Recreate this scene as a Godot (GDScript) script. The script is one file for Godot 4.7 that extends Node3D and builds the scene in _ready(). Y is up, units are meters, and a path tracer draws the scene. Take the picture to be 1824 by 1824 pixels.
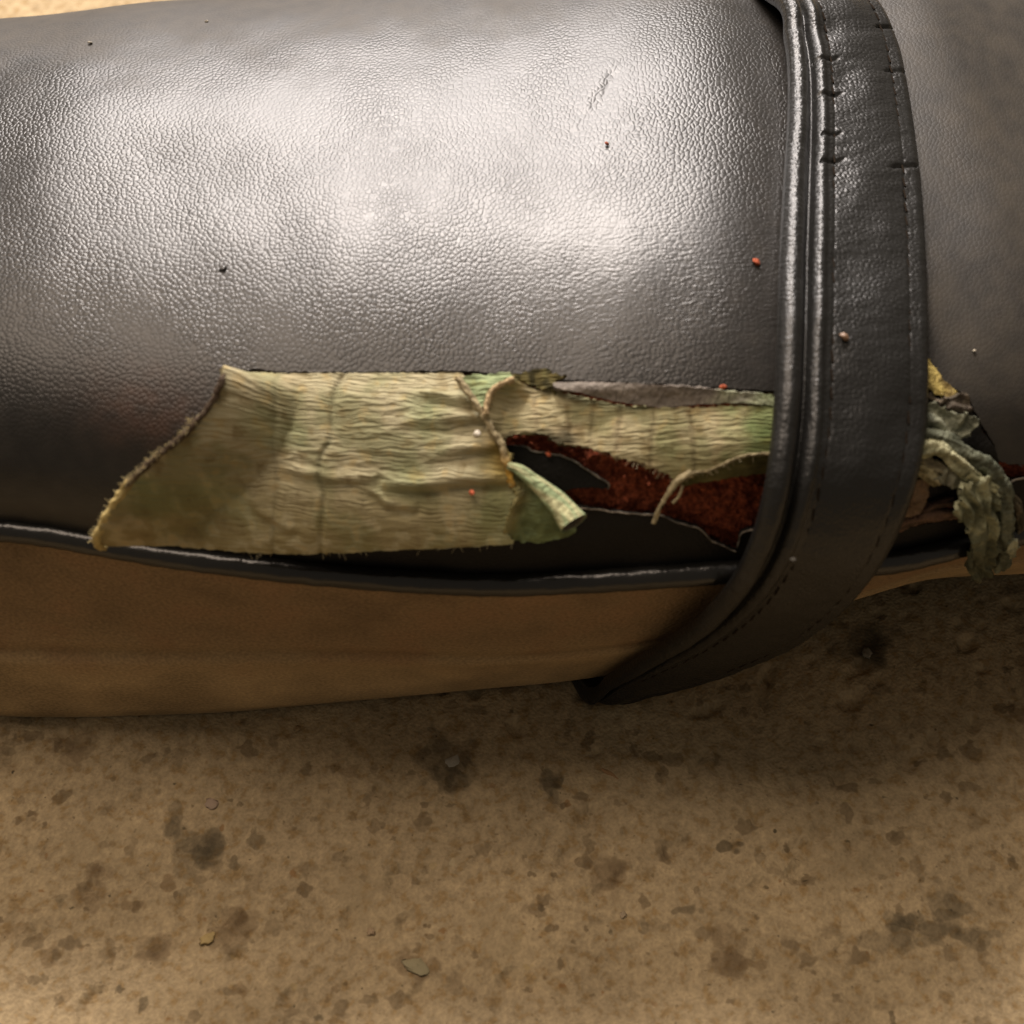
extends Node3D
# Close-up of a long black leather seat lying on concrete: its cover is torn along the front edge.
# Shapes are worked out in millimetres; MM turns them into metres.
const MM := 0.001
var noise := FastNoiseLite.new()
var rng := RandomNumberGenerator.new()
var tab_front := PackedVector2Array()      # (z, y) of the piping, every half millimetre of u from -300
var tab_scale := PackedVector2Array()      # (crown, width)
var tab_foot := PackedVector2Array()       # (z, y) of the skirt's lower edge
var tab_section := PackedVector2Array()    # (dz, dy) of the cover's section, every half millimetre of v


# ---------------------------------------------------------------- helpers
func sp(xs: Array, ys: Array, x: float) -> float:
	var n := xs.size()
	x = clampf(x, xs[0], xs[n - 1])
	var i := 0
	while i < n - 2 and xs[i + 1] < x:
		i += 1
	var h: float = xs[i + 1] - xs[i]
	var t: float = (x - xs[i]) / h
	var a := maxi(i - 1, 0)
	var b := mini(i + 2, n - 1)
	var m0: float = (ys[i + 1] - ys[a]) / (xs[i + 1] - xs[a])
	var m1: float = (ys[b] - ys[i]) / (xs[b] - xs[i])
	return (2 * t * t * t - 3 * t * t + 1) * ys[i] + (t * t * t - 2 * t * t + t) * h * m0 + (3 * t * t - 2 * t * t * t) * ys[i + 1] + (t * t * t - t * t) * h * m1


func make_tables() -> void:
	var uk := [-300, -106.1, -70.7, -35.8, -1.4, 44.5, 80.4, 107.9, 300]
	var zp := [20, 37, 42.5, 46.5, 48, 46.5, 41, 34, 10]
	var yp := [60, 66.6, 64.6, 63.1, 62, 64.2, 61.2, 62.1, 38]
	var ub := [-300, -122.4, -82.1, -28.7, 18.8, 53.3, 93.5, 123, 300]
	var zb := [25, 40.2, 40, 35, 29.7, 21.5, 13.3, 13.1, 0]
	var yb := [0, 0, 0, 0, 1, 5, 18, 22, 26]
	var sv := [0, 8, 17.6, 28.6, 41.4, 60.4, 85.7, 115.7, 145.9, 172.5, 194.4, 213.4]
	var sz := [0, 0.6, 4, 11, 22, 40, 65, 95, 125, 150, 166, 172]
	var sy := [2, 10, 19, 27.5, 34, 40, 44, 45.5, 42, 33, 18, 0]
	var cu := [-300, -150, -80, -20, 40, 100, 170, 300]
	var cr := [0.66, 0.87, 0.95, 1.03, 1.065, 0.98, 0.9, 0.78]
	var wu := [-300, -150, -110, -60, 0, 60, 160, 300]
	var wr := [0.9, 0.98, 1.02, 1.14, 1.26, 1.3, 1.34, 1.1]
	for i in 1201:
		var u := -300.0 + i * 0.5
		tab_front.append(Vector2(sp(uk, zp, u), sp(uk, yp, u)))
		tab_scale.append(Vector2(sp(cu, cr, u), sp(wu, wr, u)))
		tab_foot.append(Vector2(sp(ub, zb, u), sp(ub, yb, u)))
	for i in 430:
		tab_section.append(Vector2(sp(sv, sz, i * 0.5), sp(sv, sy, i * 0.5)))


func look(tab: PackedVector2Array, x: float) -> Vector2:
	x = clampf(x, 0.0, tab.size() - 1.001)
	var i := int(x)
	return tab[i].lerp(tab[i + 1], x - i)


func seat(u: float, v: float) -> Vector3:      # a point of the cover: u along the seat, v up from the piping and over the top
	var f := look(tab_front, (u + 300.0) * 2.0)
	var k := look(tab_scale, (u + 300.0) * 2.0)
	var s := look(tab_section, v * 2.0)
	var a := maxf(absf(u) - 230.0, 0.0) / 70.0
	var e := sqrt(maxf(1.0 - a * a, 0.02))
	var z := f.x - s.x * (1.0 + (k.y - 1.0) * clampf((v - 30.0) / 80.0, 0.0, 1.0))
	var y := f.y + s.y * k.x
	if v < 0.0:
		y += v
		z += 0.12 * v
	return Vector3(u, y * e, (z + 45.0) * e - 45.0)


func seat_normal(u: float, v: float) -> Vector3:
	var a := seat(u + 0.6, v) - seat(u - 0.6, v)
	var b := seat(u, v + 0.6) - seat(u, v - 0.6)
	return a.cross(b).normalized()


func nz(x: float, y: float, z := 0.0) -> float:
	return noise.get_noise_3d(x, y, z)


func mat(color: Color, rough: float, spec := 0.5) -> StandardMaterial3D:      # color is linear
	var m := StandardMaterial3D.new()
	m.albedo_color = color.linear_to_srgb()
	m.roughness = rough
	m.metallic_specular = spec
	return m


func texture(w: int, h: int, data: PackedByteArray, f: Image.Format) -> ImageTexture:
	return ImageTexture.create_from_image(Image.create_from_data(w, h, false, f, data))


func bytes_of(n: FastNoiseLite, w: int, h: int) -> PackedByteArray:
	var im := n.get_image(w, h, false, false, true)
	im.convert(Image.FORMAT_L8)
	return im.get_data()


func field(kind: int, freq: float, seed_: int, octaves := 1, warp := 0.0, ret := 0) -> FastNoiseLite:
	var n := FastNoiseLite.new()
	n.noise_type = kind
	n.frequency = freq
	n.seed = seed_
	n.fractal_type = FastNoiseLite.FRACTAL_FBM if octaves > 1 else FastNoiseLite.FRACTAL_NONE
	n.fractal_octaves = octaves
	if kind == FastNoiseLite.TYPE_CELLULAR:
		n.cellular_return_type = ret
		n.cellular_jitter = 0.95
	if warp > 0.0:
		n.domain_warp_enabled = true
		n.domain_warp_amplitude = warp
		n.domain_warp_frequency = freq * 0.6
		n.domain_warp_fractal_type = FastNoiseLite.DOMAIN_WARP_FRACTAL_NONE
	return n


func part(called: String, mesh: Mesh, m: Material, parent: Node3D, label := "") -> MeshInstance3D:
	var o := MeshInstance3D.new()
	o.name = called
	o.mesh = mesh
	o.material_override = m
	o.cast_shadow = GeometryInstance3D.SHADOW_CASTING_SETTING_ON
	if label:
		o.set_meta("label", label)
	parent.add_child(o, true)
	return o


func tag(o: Node3D, label: String, category: String, group := "") -> void:
	o.set_meta("label", label)
	o.set_meta("category", category)
	if group:
		o.set_meta("group", group)


func made(v: PackedVector3Array, n: PackedVector3Array, uv: PackedVector2Array, c: PackedColorArray, idx: PackedInt32Array) -> ArrayMesh:
	var a := []
	a.resize(Mesh.ARRAY_MAX)
	a[Mesh.ARRAY_VERTEX] = v
	a[Mesh.ARRAY_NORMAL] = n
	a[Mesh.ARRAY_TEX_UV] = uv
	if c.size():
		a[Mesh.ARRAY_COLOR] = c
	a[Mesh.ARRAY_INDEX] = idx
	var m := ArrayMesh.new()
	m.add_surface_from_arrays(Mesh.PRIMITIVE_TRIANGLES, a)
	return m


func smoothed(p: Array, seg: float, amp: float, grain: float, closed := true) -> PackedVector2Array:      # a rounded outline with a torn, slightly uneven edge
	var out := PackedVector2Array()
	var n := p.size()
	for i in (n if closed else n - 1):
		var a: Vector2 = p[(i + n - 1) % n] if closed or i > 0 else p[0]
		var b: Vector2 = p[i]
		var c: Vector2 = p[(i + 1) % n]
		var d: Vector2 = p[(i + 2) % n] if closed or i < n - 2 else p[n - 1]
		var steps := maxi(1, int(b.distance_to(c) / seg))
		for k in steps:
			var q := b.cubic_interpolate(c, a.lerp(b, 0.35), d.lerp(c, 0.35), float(k) / steps)
			out.append(q + Vector2(nz(q.x * grain, q.y * grain, 3.7), nz(q.x * grain, q.y * grain, 91.3)) * amp)
	if not closed:
		out.append(p[n - 1])
	return out


# A sheet with thickness: the outline (u, v in mm) is filled with a fine grid, clipped to it, and every point is placed by «place».
func sheet(outline: PackedVector2Array, step: float, place: Callable, thick: float, uv_at: Vector2, uv_size: Vector2, tint = null) -> ArrayMesh:
	var box := Rect2(outline[0], Vector2.ZERO)
	for p in outline:
		box = box.expand(p)
	var o := box.position - Vector2(step, step) * 0.53
	var nx := int(ceil((box.end.x - o.x) / step)) + 1
	var ny := int(ceil((box.end.y - o.y) / step)) + 1
	var edge := PackedByteArray()
	edge.resize(nx * ny)
	for i in outline.size():
		var a := outline[i]
		var b := outline[(i + 1) % outline.size()]
		var k := int(a.distance_to(b) / (step * 0.12)) + 1
		for j in k + 1:
			var q := (a.lerp(b, float(j) / k) - o) / step
			edge[int(q.y) * nx + int(q.x)] = 1
	var flat := PackedVector2Array()
	var at := {}
	var tri := PackedInt32Array()
	var corner := PackedInt32Array()
	corner.resize((nx + 1) * (ny + 1))
	corner.fill(-1)
	for j in ny:
		var inside := false
		var ask := true
		for i in nx:
			var p0 := o + Vector2(i, j) * step
			if edge[j * nx + i]:
				ask = true
				var cell := PackedVector2Array([p0, p0 + Vector2(step, 0), p0 + Vector2(step, step), p0 + Vector2(0, step)])
				for piece in Geometry2D.intersect_polygons(cell, outline):
					var ids := PackedInt32Array()
					for q in piece:
						var g := Vector2i((q * 250.0).round())
						var cq := ((q - o) / step).round()
						if (o + cq * step).distance_to(q) < 0.004:
							var ci := int(cq.y) * (nx + 1) + int(cq.x)
							if corner[ci] < 0:
								corner[ci] = flat.size()
								flat.append(o + cq * step)
							ids.append(corner[ci])
							continue
						if not at.has(g):
							at[g] = flat.size()
							flat.append(q)
						ids.append(at[g])
					for t in Geometry2D.triangulate_polygon(piece):
						tri.append(ids[t])
				continue
			if ask:
				inside = Geometry2D.is_point_in_polygon(p0 + Vector2(step, step) * 0.5, outline)
				ask = false
			if not inside:
				continue
			var id := [0, 0, 0, 0]
			for k in 4:
				var cx := i + (1 if k == 1 or k == 2 else 0)
				var cy := j + (1 if k >= 2 else 0)
				var ci := cy * (nx + 1) + cx
				if corner[ci] < 0:
					corner[ci] = flat.size()
					flat.append(o + Vector2(cx, cy) * step)
				id[k] = corner[ci]
			if (i + j) % 2:
				tri.append_array(PackedInt32Array([id[0], id[1], id[2], id[0], id[2], id[3]]))
			else:
				tri.append_array(PackedInt32Array([id[0], id[1], id[3], id[1], id[2], id[3]]))
	return solid(flat, tri, place, thick, uv_at, uv_size, tint)


func solid(flat: PackedVector2Array, tri: PackedInt32Array, place: Callable, thick: float, uv_at: Vector2, uv_size: Vector2, tint) -> ArrayMesh:
	var n := flat.size()
	var v := PackedVector3Array()
	var nn := PackedVector3Array()
	var uv := PackedVector2Array()
	var col := PackedColorArray()
	nn.resize(n)
	for q in flat:
		v.append((place.call(q.x, q.y) as Vector3) * MM)
		uv.append((q - uv_at) / uv_size)
		if tint != null:
			col.append(tint.call(q.x, q.y))
	var kept := PackedInt32Array()
	var sides := {}
	for t in range(0, tri.size(), 3):
		var a := tri[t]
		var b := tri[t + 1]
		var c := tri[t + 2]
		var area := (flat[b] - flat[a]).cross(flat[c] - flat[a])
		if absf(area) < 1e-7:
			continue
		if area > 0.0:      # clockwise seen from outside
			var s := b
			b = c
			c = s
		kept.append_array(PackedInt32Array([a, b, c]))
		var f := (v[c] - v[a]).cross(v[b] - v[a])
		nn[a] += f
		nn[b] += f
		nn[c] += f
		for e in [[a, b], [b, c], [c, a]]:
			sides[e[0] * n + e[1]] = true
	for i in n:
		nn[i] = nn[i].normalized() if nn[i].length_squared() > 0.0 else Vector3.UP
	if thick > 0.0:
		for i in n:
			v.append(v[i] - nn[i] * thick * MM)
			nn.append(-nn[i])
			uv.append(uv[i])
			if col.size():
				col.append(col[i])
		for t in range(0, kept.size(), 3):
			kept.append_array(PackedInt32Array([kept[t] + n, kept[t + 2] + n, kept[t + 1] + n]))
		for key in sides:
			var a: int = key / n
			var b: int = key % n
			if sides.has(b * n + a):
				continue
			var w := (v[b] - v[a]).cross(v[a + n] - v[a]).normalized()
			var at := v.size()
			for i in [a, b, b + n, a + n]:
				v.append(v[i])
				nn.append(w)
				uv.append(uv[i])
				if col.size():
					col.append(col[i])
			kept.append_array(PackedInt32Array([at, at + 2, at + 1, at, at + 3, at + 2]))
	return made(v, nn, uv, col, kept)


func tube(path: Array, radius: Callable, sides: int, seg: float, tint = null) -> ArrayMesh:      # path in mm, radius(distance along, angle) in mm
	var curve := Curve3D.new()
	curve.bake_interval = 0.5
	for i in path.size():
		var t: Vector3 = (path[mini(i + 1, path.size() - 1)] - path[maxi(i - 1, 0)]) / 6.0
		curve.add_point(path[i], -t if i > 0 else Vector3.ZERO, t if i < path.size() - 1 else Vector3.ZERO)
	var total := curve.get_baked_length()
	var rings := maxi(2, int(total / seg))
	var v := PackedVector3Array()
	var uv := PackedVector2Array()
	var col := PackedColorArray()
	var idx := PackedInt32Array()
	var up := Vector3(0.123, 0.9, 0.3)
	for r in rings + 1:
		var d := total * r / rings
		var p := curve.sample_baked(d, true)
		var t := (curve.sample_baked(minf(d + 0.3, total), true) - curve.sample_baked(maxf(d - 0.3, 0.0), true)).normalized()
		var x := up.cross(t).normalized()
		up = t.cross(x).normalized()
		for k in sides + 1:
			var ang := TAU * k / sides
			v.append((p + (x * cos(ang) + up * sin(ang)) * (radius.call(d, ang) as float)) * MM)
			uv.append(Vector2(d / 20.0, float(k) / sides))
			if tint != null:
				col.append(tint.call(d, ang))
	for r in rings:
		for k in sides:
			var a := r * (sides + 1) + k
			idx.append_array(PackedInt32Array([a, a + sides + 1, a + 1, a + 1, a + sides + 1, a + sides + 2]))
	return shaded(v, uv, col, idx)


func shaded(v: PackedVector3Array, uv: PackedVector2Array, col: PackedColorArray, idx: PackedInt32Array) -> ArrayMesh:
	var n := PackedVector3Array()
	n.resize(v.size())
	for t in range(0, idx.size(), 3):
		var f := (v[idx[t + 2]] - v[idx[t]]).cross(v[idx[t + 1]] - v[idx[t]])
		for k in 3:
			n[idx[t + k]] += f
	for i in n.size():
		n[i] = n[i].normalized() if n[i].length_squared() > 0.0 else Vector3.UP
	return made(v, n, uv, col, idx)


func lump(size: Vector3, seed_: float, rough := 0.35) -> ArrayMesh:      # an uneven crumb, size in mm
	var s := SphereMesh.new()
	s.radius = 1.0
	s.height = 2.0
	s.radial_segments = 12
	s.rings = 7
	var a := s.get_mesh_arrays()
	var v: PackedVector3Array = a[Mesh.ARRAY_VERTEX]
	for i in v.size():
		var k := 1.0 + rough * nz(v[i].x * 1.1 + seed_, v[i].y * 1.1, v[i].z * 1.1 + seed_ * 0.7) * 2.0
		v[i] = v[i] * size * 0.5 * k * MM
	return shaded(v, a[Mesh.ARRAY_TEX_UV], PackedColorArray(), a[Mesh.ARRAY_INDEX])


func _ready() -> void:
	# camera, light, exposure
	var camera := Camera3D.new()
	camera.name = "camera"
	camera.fov = 38.0
	camera.position = Vector3(0, 0.29753, 0.24089)
	camera.rotation_degrees = Vector3(-48.0, 0, 0)
	camera.near = 0.02
	camera.far = 20.0
	var lens := CameraAttributesPhysical.new()
	lens.frustum_focal_length = 50.0
	lens.frustum_focus_distance = 0.352
	lens.frustum_near = 0.02
	lens.frustum_far = 20.0
	lens.exposure_aperture = 15.0
	lens.exposure_shutter_speed = 100.0
	camera.attributes = lens
	add_child(camera)
	camera.fov = 38.0
	camera.current = true
	var air := WorldEnvironment.new()
	air.name = "surroundings"
	var env := Environment.new()
	env.background_mode = Environment.BG_COLOR
	env.background_color = Color(0.165, 0.141, 0.112).linear_to_srgb()
	env.tonemap_mode = Environment.TONE_MAPPER_LINEAR
	env.tonemap_exposure = 1.08
	env.sdfgi_enabled = true
	env.ssao_enabled = true
	env.ssil_enabled = true
	air.environment = env
	add_child(air)
	var lamp := AreaLight3D.new()
	lamp.name = "ceiling_lamp"
	lamp.area_size = Vector2(0.72, 0.85)
	lamp.light_color = Color(1.0, 0.965, 0.945)
	lamp.light_energy = 3.0
	lamp.area_range = 8.0
	lamp.area_attenuation = 2.0
	lamp.shadow_enabled = true
	add_child(lamp)
	lamp.look_at_from_position(Vector3(-0.15, 1.0, -1.14), Vector3(0.0, 0.08, -0.02), Vector3.UP)
	var spot := AreaLight3D.new()
	spot.name = "bench_lamp"
	spot.area_size = Vector2(0.36, 0.26)
	spot.light_color = Color(1.0, 0.95, 0.91)
	spot.light_energy = 1.55
	spot.area_range = 8.0
	spot.area_attenuation = 2.0
	spot.shadow_enabled = true
	add_child(spot)
	spot.look_at_from_position(Vector3(-0.14, 1.17, -0.86), Vector3(0.0, 0.08, 0.0), Vector3.UP)
	var second := AreaLight3D.new()
	second.name = "overhead_lamp"
	second.area_size = Vector2(0.9, 0.6)
	second.light_color = Color(1.0, 0.91, 0.82)
	second.light_energy = 1.15
	second.area_range = 8.0
	second.area_attenuation = 2.0
	second.shadow_enabled = true
	add_child(second)
	second.look_at_from_position(Vector3(-0.40, 1.35, -0.22), Vector3(0.0, 0.08, 0.0), Vector3.FORWARD)

	noise.noise_type = FastNoiseLite.TYPE_SIMPLEX_SMOOTH
	noise.frequency = 1.0
	noise.fractal_type = FastNoiseLite.FRACTAL_NONE
	noise.seed = 11
	rng.seed = 5
	make_tables()
	var brown := Color(0.30, 0.235, 0.16)
	var black := Color(0.17, 0.15, 0.11)
	var pale := Color(0.55, 0.49, 0.38)
	for q in [[[Vector3(-14.0, -0.5, 52.5)][0], 6.5, black, 6], [[Vector3(-70.5, -0.5, 75.2)][0], 5.0, black, 6], [[Vector3(-75.5, -0.5, 67.4)][0], 4.0, black, 4], [[Vector3(-95.1, -0.5, 84.1)][0], 4.5, brown, 3], [[Vector3(-92.0, -0.5, 78.0)][0], 3.0, brown, 3], [[Vector3(-76.9, -0.5, 97.9)][0], 5.0, brown, 4], [[Vector3(-61.7, -0.5, 94.7)][0], 6.0, brown, 4], [[Vector3(83.2, -0.5, 93.4)][0], 4.5, black, 4], [[Vector3(88.2, -0.5, 92.5)][0], 4.5, black, 4], [[Vector3(97.0, -0.5, 91.7)][0], 5.0, black, 5], [[Vector3(88.7, -0.5, 17.4)][0], 7.0, black, 6], [[Vector3(10.1, -0.5, 57.8)][0], 4.0, black, 4], [[Vector3(-103.7, -0.5, 47.1)][0], 4.0, brown, 4], [[Vector3(45.1, -0.5, 99.2)][0], 5.0, brown, 4], [[Vector3(23.3, -0.5, 80.7)][0], 5.0, brown, 4], [[Vector3(-20.4, -0.5, 102.9)][0], 4.0, brown, 4], [[Vector3(-90.4, -0.5, 69.5)][0], 9.0, pale, 5], [[Vector3(-33.5, -0.5, 84.8)][0], 9.0, pale, 5], [[Vector3(73.0, -0.5, 80.7)][0], 9.0, pale, 4], [[Vector3(-3.9, -0.5, 92.7)][0], 7.0, pale, 4]]:
		MARKS.append(q)
	make_materials()
	make_floor()
	make_seat()
	make_crumbs()


# ---------------------------------------------------------------- materials
var leather: StandardMaterial3D
var plain_leather: StandardMaterial3D
var fabric: StandardMaterial3D
var skirt_cloth: StandardMaterial3D
var concrete: StandardMaterial3D
var foam: StandardMaterial3D
var thread: StandardMaterial3D
var shiny: StandardMaterial3D
var shaded_leather: StandardMaterial3D
var cloth: StandardMaterial3D
const COVER_AT := Vector2(-160, -10)
const COVER_SIZE := Vector2(320, 240)
const FLAP_AT := Vector2(-100, -10)
const FLAP_SIZE := Vector2(170, 85)


var MARKS := []


func gauss(x: float, w: float) -> float:
	return exp(-x * x / (w * w))


func make_materials() -> void:
	# leather grain: creases between pebbles, finer and flatter in places
	var w := 2048
	var h := 1536
	var cells := bytes_of(field(FastNoiseLite.TYPE_CELLULAR, 0.155, 3, 1, 5.0, FastNoiseLite.RETURN_DISTANCE2_SUB), w, h)
	var fine := bytes_of(field(FastNoiseLite.TYPE_CELLULAR, 0.155, 3, 1, 5.0, FastNoiseLite.RETURN_DISTANCE), w, h)
	var wide := bytes_of(field(FastNoiseLite.TYPE_SIMPLEX_SMOOTH, 0.006, 21, 3), w, h)
	var grain := PackedByteArray()
	grain.resize(w * h)
	var lift := PackedFloat32Array()
	lift.resize(256)
	for i in 256:
		lift[i] = smoothstep(0.0, 0.30, i / 255.0)
	for j in h:
		var v := COVER_AT.y + COVER_SIZE.y * j / h
		var row := clampf((v - 4.0) / 26.0, 0.25, 1.0) * clampf((175.0 - v) / 50.0, 0.35, 1.0)
		for i in w:
			var k := j * w + i
			var g := lift[cells[k]] * 0.62 + (255 - fine[k]) * 0.0014
			var u := COVER_AT.x + COVER_SIZE.x * i / w
			if u > -25.0 and u < 62.0 and v > 33.0 and v < 82.0:      # finely wrinkled towards the strap
				var fold := smoothstep(-25.0, 20.0, u) * smoothstep(33.0, 42.0, v) * smoothstep(82.0, 66.0, v)
				g = lerpf(g, 0.25 + 1.1 * absf(nz(u * 0.30, v * 1.15 + 0.6 * nz(u * 0.1, v * 0.1), 6.0)), 0.55 * fold)
			g *= 1.0 - 0.6 * smoothstep(72.0, 90.0, u)
			grain[k] = int(clampf(g * row * (0.5 + wide[k] * 0.0030) * 215.0, 0, 255))
	var bump := Image.create_from_data(w, h, false, Image.FORMAT_L8, grain)
	# scratches and nicks in the crown
	for q in [[Vector2(20.6, 101.1), Vector2(22.2, 104.7)], [Vector2(26, 93.6), Vector2(23.6, 92)], [Vector2(13.5, 94.6), Vector2(13.1, 92.5)], [Vector2(15.4, 96), Vector2(14.6, 94.2)]]:
		for s in q.size() - 1:
			var a: Vector2 = (q[s] - COVER_AT) / COVER_SIZE * Vector2(w, h)
			var b: Vector2 = (q[s + 1] - COVER_AT) / COVER_SIZE * Vector2(w, h)
			for d in int(a.distance_to(b)):
				var p := a.lerp(b, d / a.distance_to(b))
				for y in range(-5, 6):
					for x in range(-5, 6):
						var old := bump.get_pixel(int(p.x) + x, int(p.y) + y)
						var c := old.r * (1.0 - 0.35 * gauss(Vector2(x, y).length(), 2.4))
						bump.set_pixel(int(p.x) + x, int(p.y) + y, Color(c, c, c))
	var grain_map := ImageTexture.create_from_image(bump)

	# leather colour and gloss: brown dust, dull and dirty towards the far edge and beyond the strap
	w = 1024
	h = 768
	var n1 := bytes_of(field(FastNoiseLite.TYPE_SIMPLEX_SMOOTH, 0.012, 31, 4), w, h)
	var n2 := bytes_of(field(FastNoiseLite.TYPE_SIMPLEX_SMOOTH, 0.05, 32, 3), w, h)
	var col := PackedByteArray()
	var dull := PackedByteArray()
	col.resize(w * h * 3)
	dull.resize(w * h)
	for j in h:
		var v := COVER_AT.y + COVER_SIZE.y * j / h
		for i in w:
			var u := COVER_AT.x + COVER_SIZE.x * i / w
			var k := j * w + i
			var a := n1[k] / 255.0
			var b := n2[k] / 255.0
			var far := smoothstep(118.0, 150.0, v + (a - 0.5) * 26.0 - u * 0.05)
			var right := smoothstep(74.0, 90.0, u)
			var dust := clampf((far * 0.8 + right * 0.75) * (0.4 + a) + (b - 0.62) * 0.5, 0.0, 1.0)
			var rust := gauss(u + 72.0, 13.0) * gauss(v - 31.0, 9.0) * (0.3 + b)
			var base := Vector3(0.165, 0.158, 0.150) * (0.9 + 0.22 * b)
			base = base.lerp(Vector3(0.30, 0.265, 0.21), dust * 0.42)
			base = base.lerp(Vector3(0.27, 0.17, 0.12), clampf(rust * 0.6, 0.0, 0.6))
			col[k * 3] = int(clampf(base.x, 0, 1) * 255)
			col[k * 3 + 1] = int(clampf(base.y, 0, 1) * 255)
			col[k * 3 + 2] = int(clampf(base.z, 0, 1) * 255)
			dull[k] = int(clampf(0.32 + 0.03 * (a - 0.5) + 0.25 * far + 0.14 * right + 0.1 * rust, 0, 1) * 255)
	leather = mat(Color.WHITE, 1.0, 0.40)
	leather.albedo_texture = texture(w, h, col, Image.FORMAT_RGB8)
	leather.roughness_texture = texture(w, h, dull, Image.FORMAT_L8)
	leather.roughness_texture_channel = BaseMaterial3D.TEXTURE_CHANNEL_RED
	leather.heightmap_enabled = true
	leather.heightmap_texture = grain_map
	leather.heightmap_scale = 0.012

	# finer grained leather of strap, piping and torn strips
	var small := field(FastNoiseLite.TYPE_CELLULAR, 0.06, 5, 1, 6.0, FastNoiseLite.RETURN_DISTANCE2_SUB)
	var seam := small.get_seamless_image(512, 512, false, false, 0.1, true)
	seam.convert(Image.FORMAT_L8)
	plain_leather = mat(Color(0.020, 0.019, 0.017), 0.40)
	plain_leather.heightmap_enabled = true
	plain_leather.heightmap_texture = ImageTexture.create_from_image(seam)
	plain_leather.heightmap_scale = 0.016
	plain_leather.uv1_triplanar = true
	plain_leather.uv1_scale = Vector3.ONE * (1.0 / 0.034)

	# the cover's fabric backing: creped, mottled khaki with green and brown stains
	w = 1536
	h = 768
	var yarn := field(FastNoiseLite.TYPE_SIMPLEX_SMOOTH, 1.0, 41)
	var s1 := bytes_of(field(FastNoiseLite.TYPE_SIMPLEX_SMOOTH, 0.006, 42, 4, 30.0), w, h)
	var s2 := bytes_of(field(FastNoiseLite.TYPE_SIMPLEX_SMOOTH, 0.02, 43, 4), w, h)
	var s3 := bytes_of(field(FastNoiseLite.TYPE_SIMPLEX_SMOOTH, 0.35, 44, 2), w, h)
	var ridge := PackedByteArray()
	col.resize(w * h * 3)
	ridge.resize(w * h)
	for j in h:
		for i in w:
			var k := j * w + i
			var a := s1[k] / 255.0
			var b := s2[k] / 255.0
			var c := s3[k] / 255.0
			var crepe := 1.0 - 2.2 * absf(yarn.get_noise_2d(i * 0.010, j * 0.115 + a * 0.9 + b * 0.5)) - 0.9 * absf(yarn.get_noise_2d(i * 0.024 + 300.0, j * 0.22 + b * 0.5))
			var low := smoothstep(330.0, 200.0, j + (b - 0.5) * 160.0)
			var shade := Vector3(0.68, 0.65, 0.535).lerp(Vector3(0.575, 0.565, 0.44), smoothstep(0.45, 0.75, a))
			shade = shade.lerp(Vector3(0.50, 0.44, 0.27), 0.5 * low * smoothstep(0.25, 0.6, b))
			shade = shade.lerp(Vector3(0.46, 0.40, 0.27), 0.5 * smoothstep(0.6, 0.95, b))
			shade = shade.lerp(Vector3(0.72, 0.62, 0.42), 0.4 * smoothstep(0.4, 0.15, b))
			shade *= 0.92 + 0.12 * c
			col[k * 3] = int(shade.x * 255)
			col[k * 3 + 1] = int(shade.y * 255)
			col[k * 3 + 2] = int(shade.z * 255)
			ridge[k] = int(clampf(0.42 + crepe * 0.5 * (1.0 - 0.65 * low) + (c - 0.5) * 0.22, 0, 1) * 255)
	fabric = mat(Color.WHITE, 0.95, 0.25)
	fabric.albedo_texture = texture(w, h, col, Image.FORMAT_RGB8)
	fabric.heightmap_enabled = true
	fabric.heightmap_texture = texture(w, h, ridge, Image.FORMAT_L8)
	fabric.heightmap_scale = 0.042
	fabric.vertex_color_use_as_albedo = true

	# brown side cloth: fine ribs, worn and dusty
	w = 1024
	h = 256
	var k1 := bytes_of(field(FastNoiseLite.TYPE_SIMPLEX_SMOOTH, 0.012, 51, 4), w, h)
	var k2 := bytes_of(field(FastNoiseLite.TYPE_SIMPLEX_SMOOTH, 0.30, 52, 2), w, h)
	col.resize(w * h * 3)
	var ribs := PackedByteArray()
	ribs.resize(w * h)
	for j in h:
		for i in w:
			var k := j * w + i
			var a := k1[k] / 255.0
			var b := k2[k] / 255.0
			var up := smoothstep(80.0, 160.0, j + (a - 0.5) * 60.0)
			var across := (i / float(w)) * 320.0 - 160.0
			var crease_shade := (j / float(h)) * 60.0 - 27.0 - 5.0 * nz(across * 0.008, 1.0) - across * 0.01  # offset from the crease, whose shade is painted into the cloth colour below
			var shade := Vector3(0.67, 0.575, 0.43).lerp(Vector3(0.55, 0.455, 0.335), up)
			shade = shade.lerp(Vector3(0.52, 0.41, 0.30), 0.5 * up * smoothstep(0.5, 0.75, a)) * (0.80 + 0.28 * b + 0.25 * (a - 0.5)) * (1.0 - 0.10 * gauss(crease_shade, 1.8) * clampf(a * 2.0, 0.3, 1.0))
			col[k * 3] = int(shade.x * 255)
			col[k * 3 + 1] = int(shade.y * 255)
			col[k * 3 + 2] = int(shade.z * 255)
			ribs[k] = int(clampf(0.4 + (b - 0.5) * 0.8 * (0.3 + 0.7 * up), 0, 1) * 255)
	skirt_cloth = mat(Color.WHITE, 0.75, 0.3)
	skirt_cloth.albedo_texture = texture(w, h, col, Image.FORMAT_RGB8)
	skirt_cloth.heightmap_enabled = true
	skirt_cloth.heightmap_texture = texture(w, h, ribs, Image.FORMAT_L8)
	skirt_cloth.heightmap_scale = 0.05

	foam = mat(Color.WHITE, 0.95, 0.2)
	foam.vertex_color_use_as_albedo = true
	shaded_leather = plain_leather.duplicate()
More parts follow.
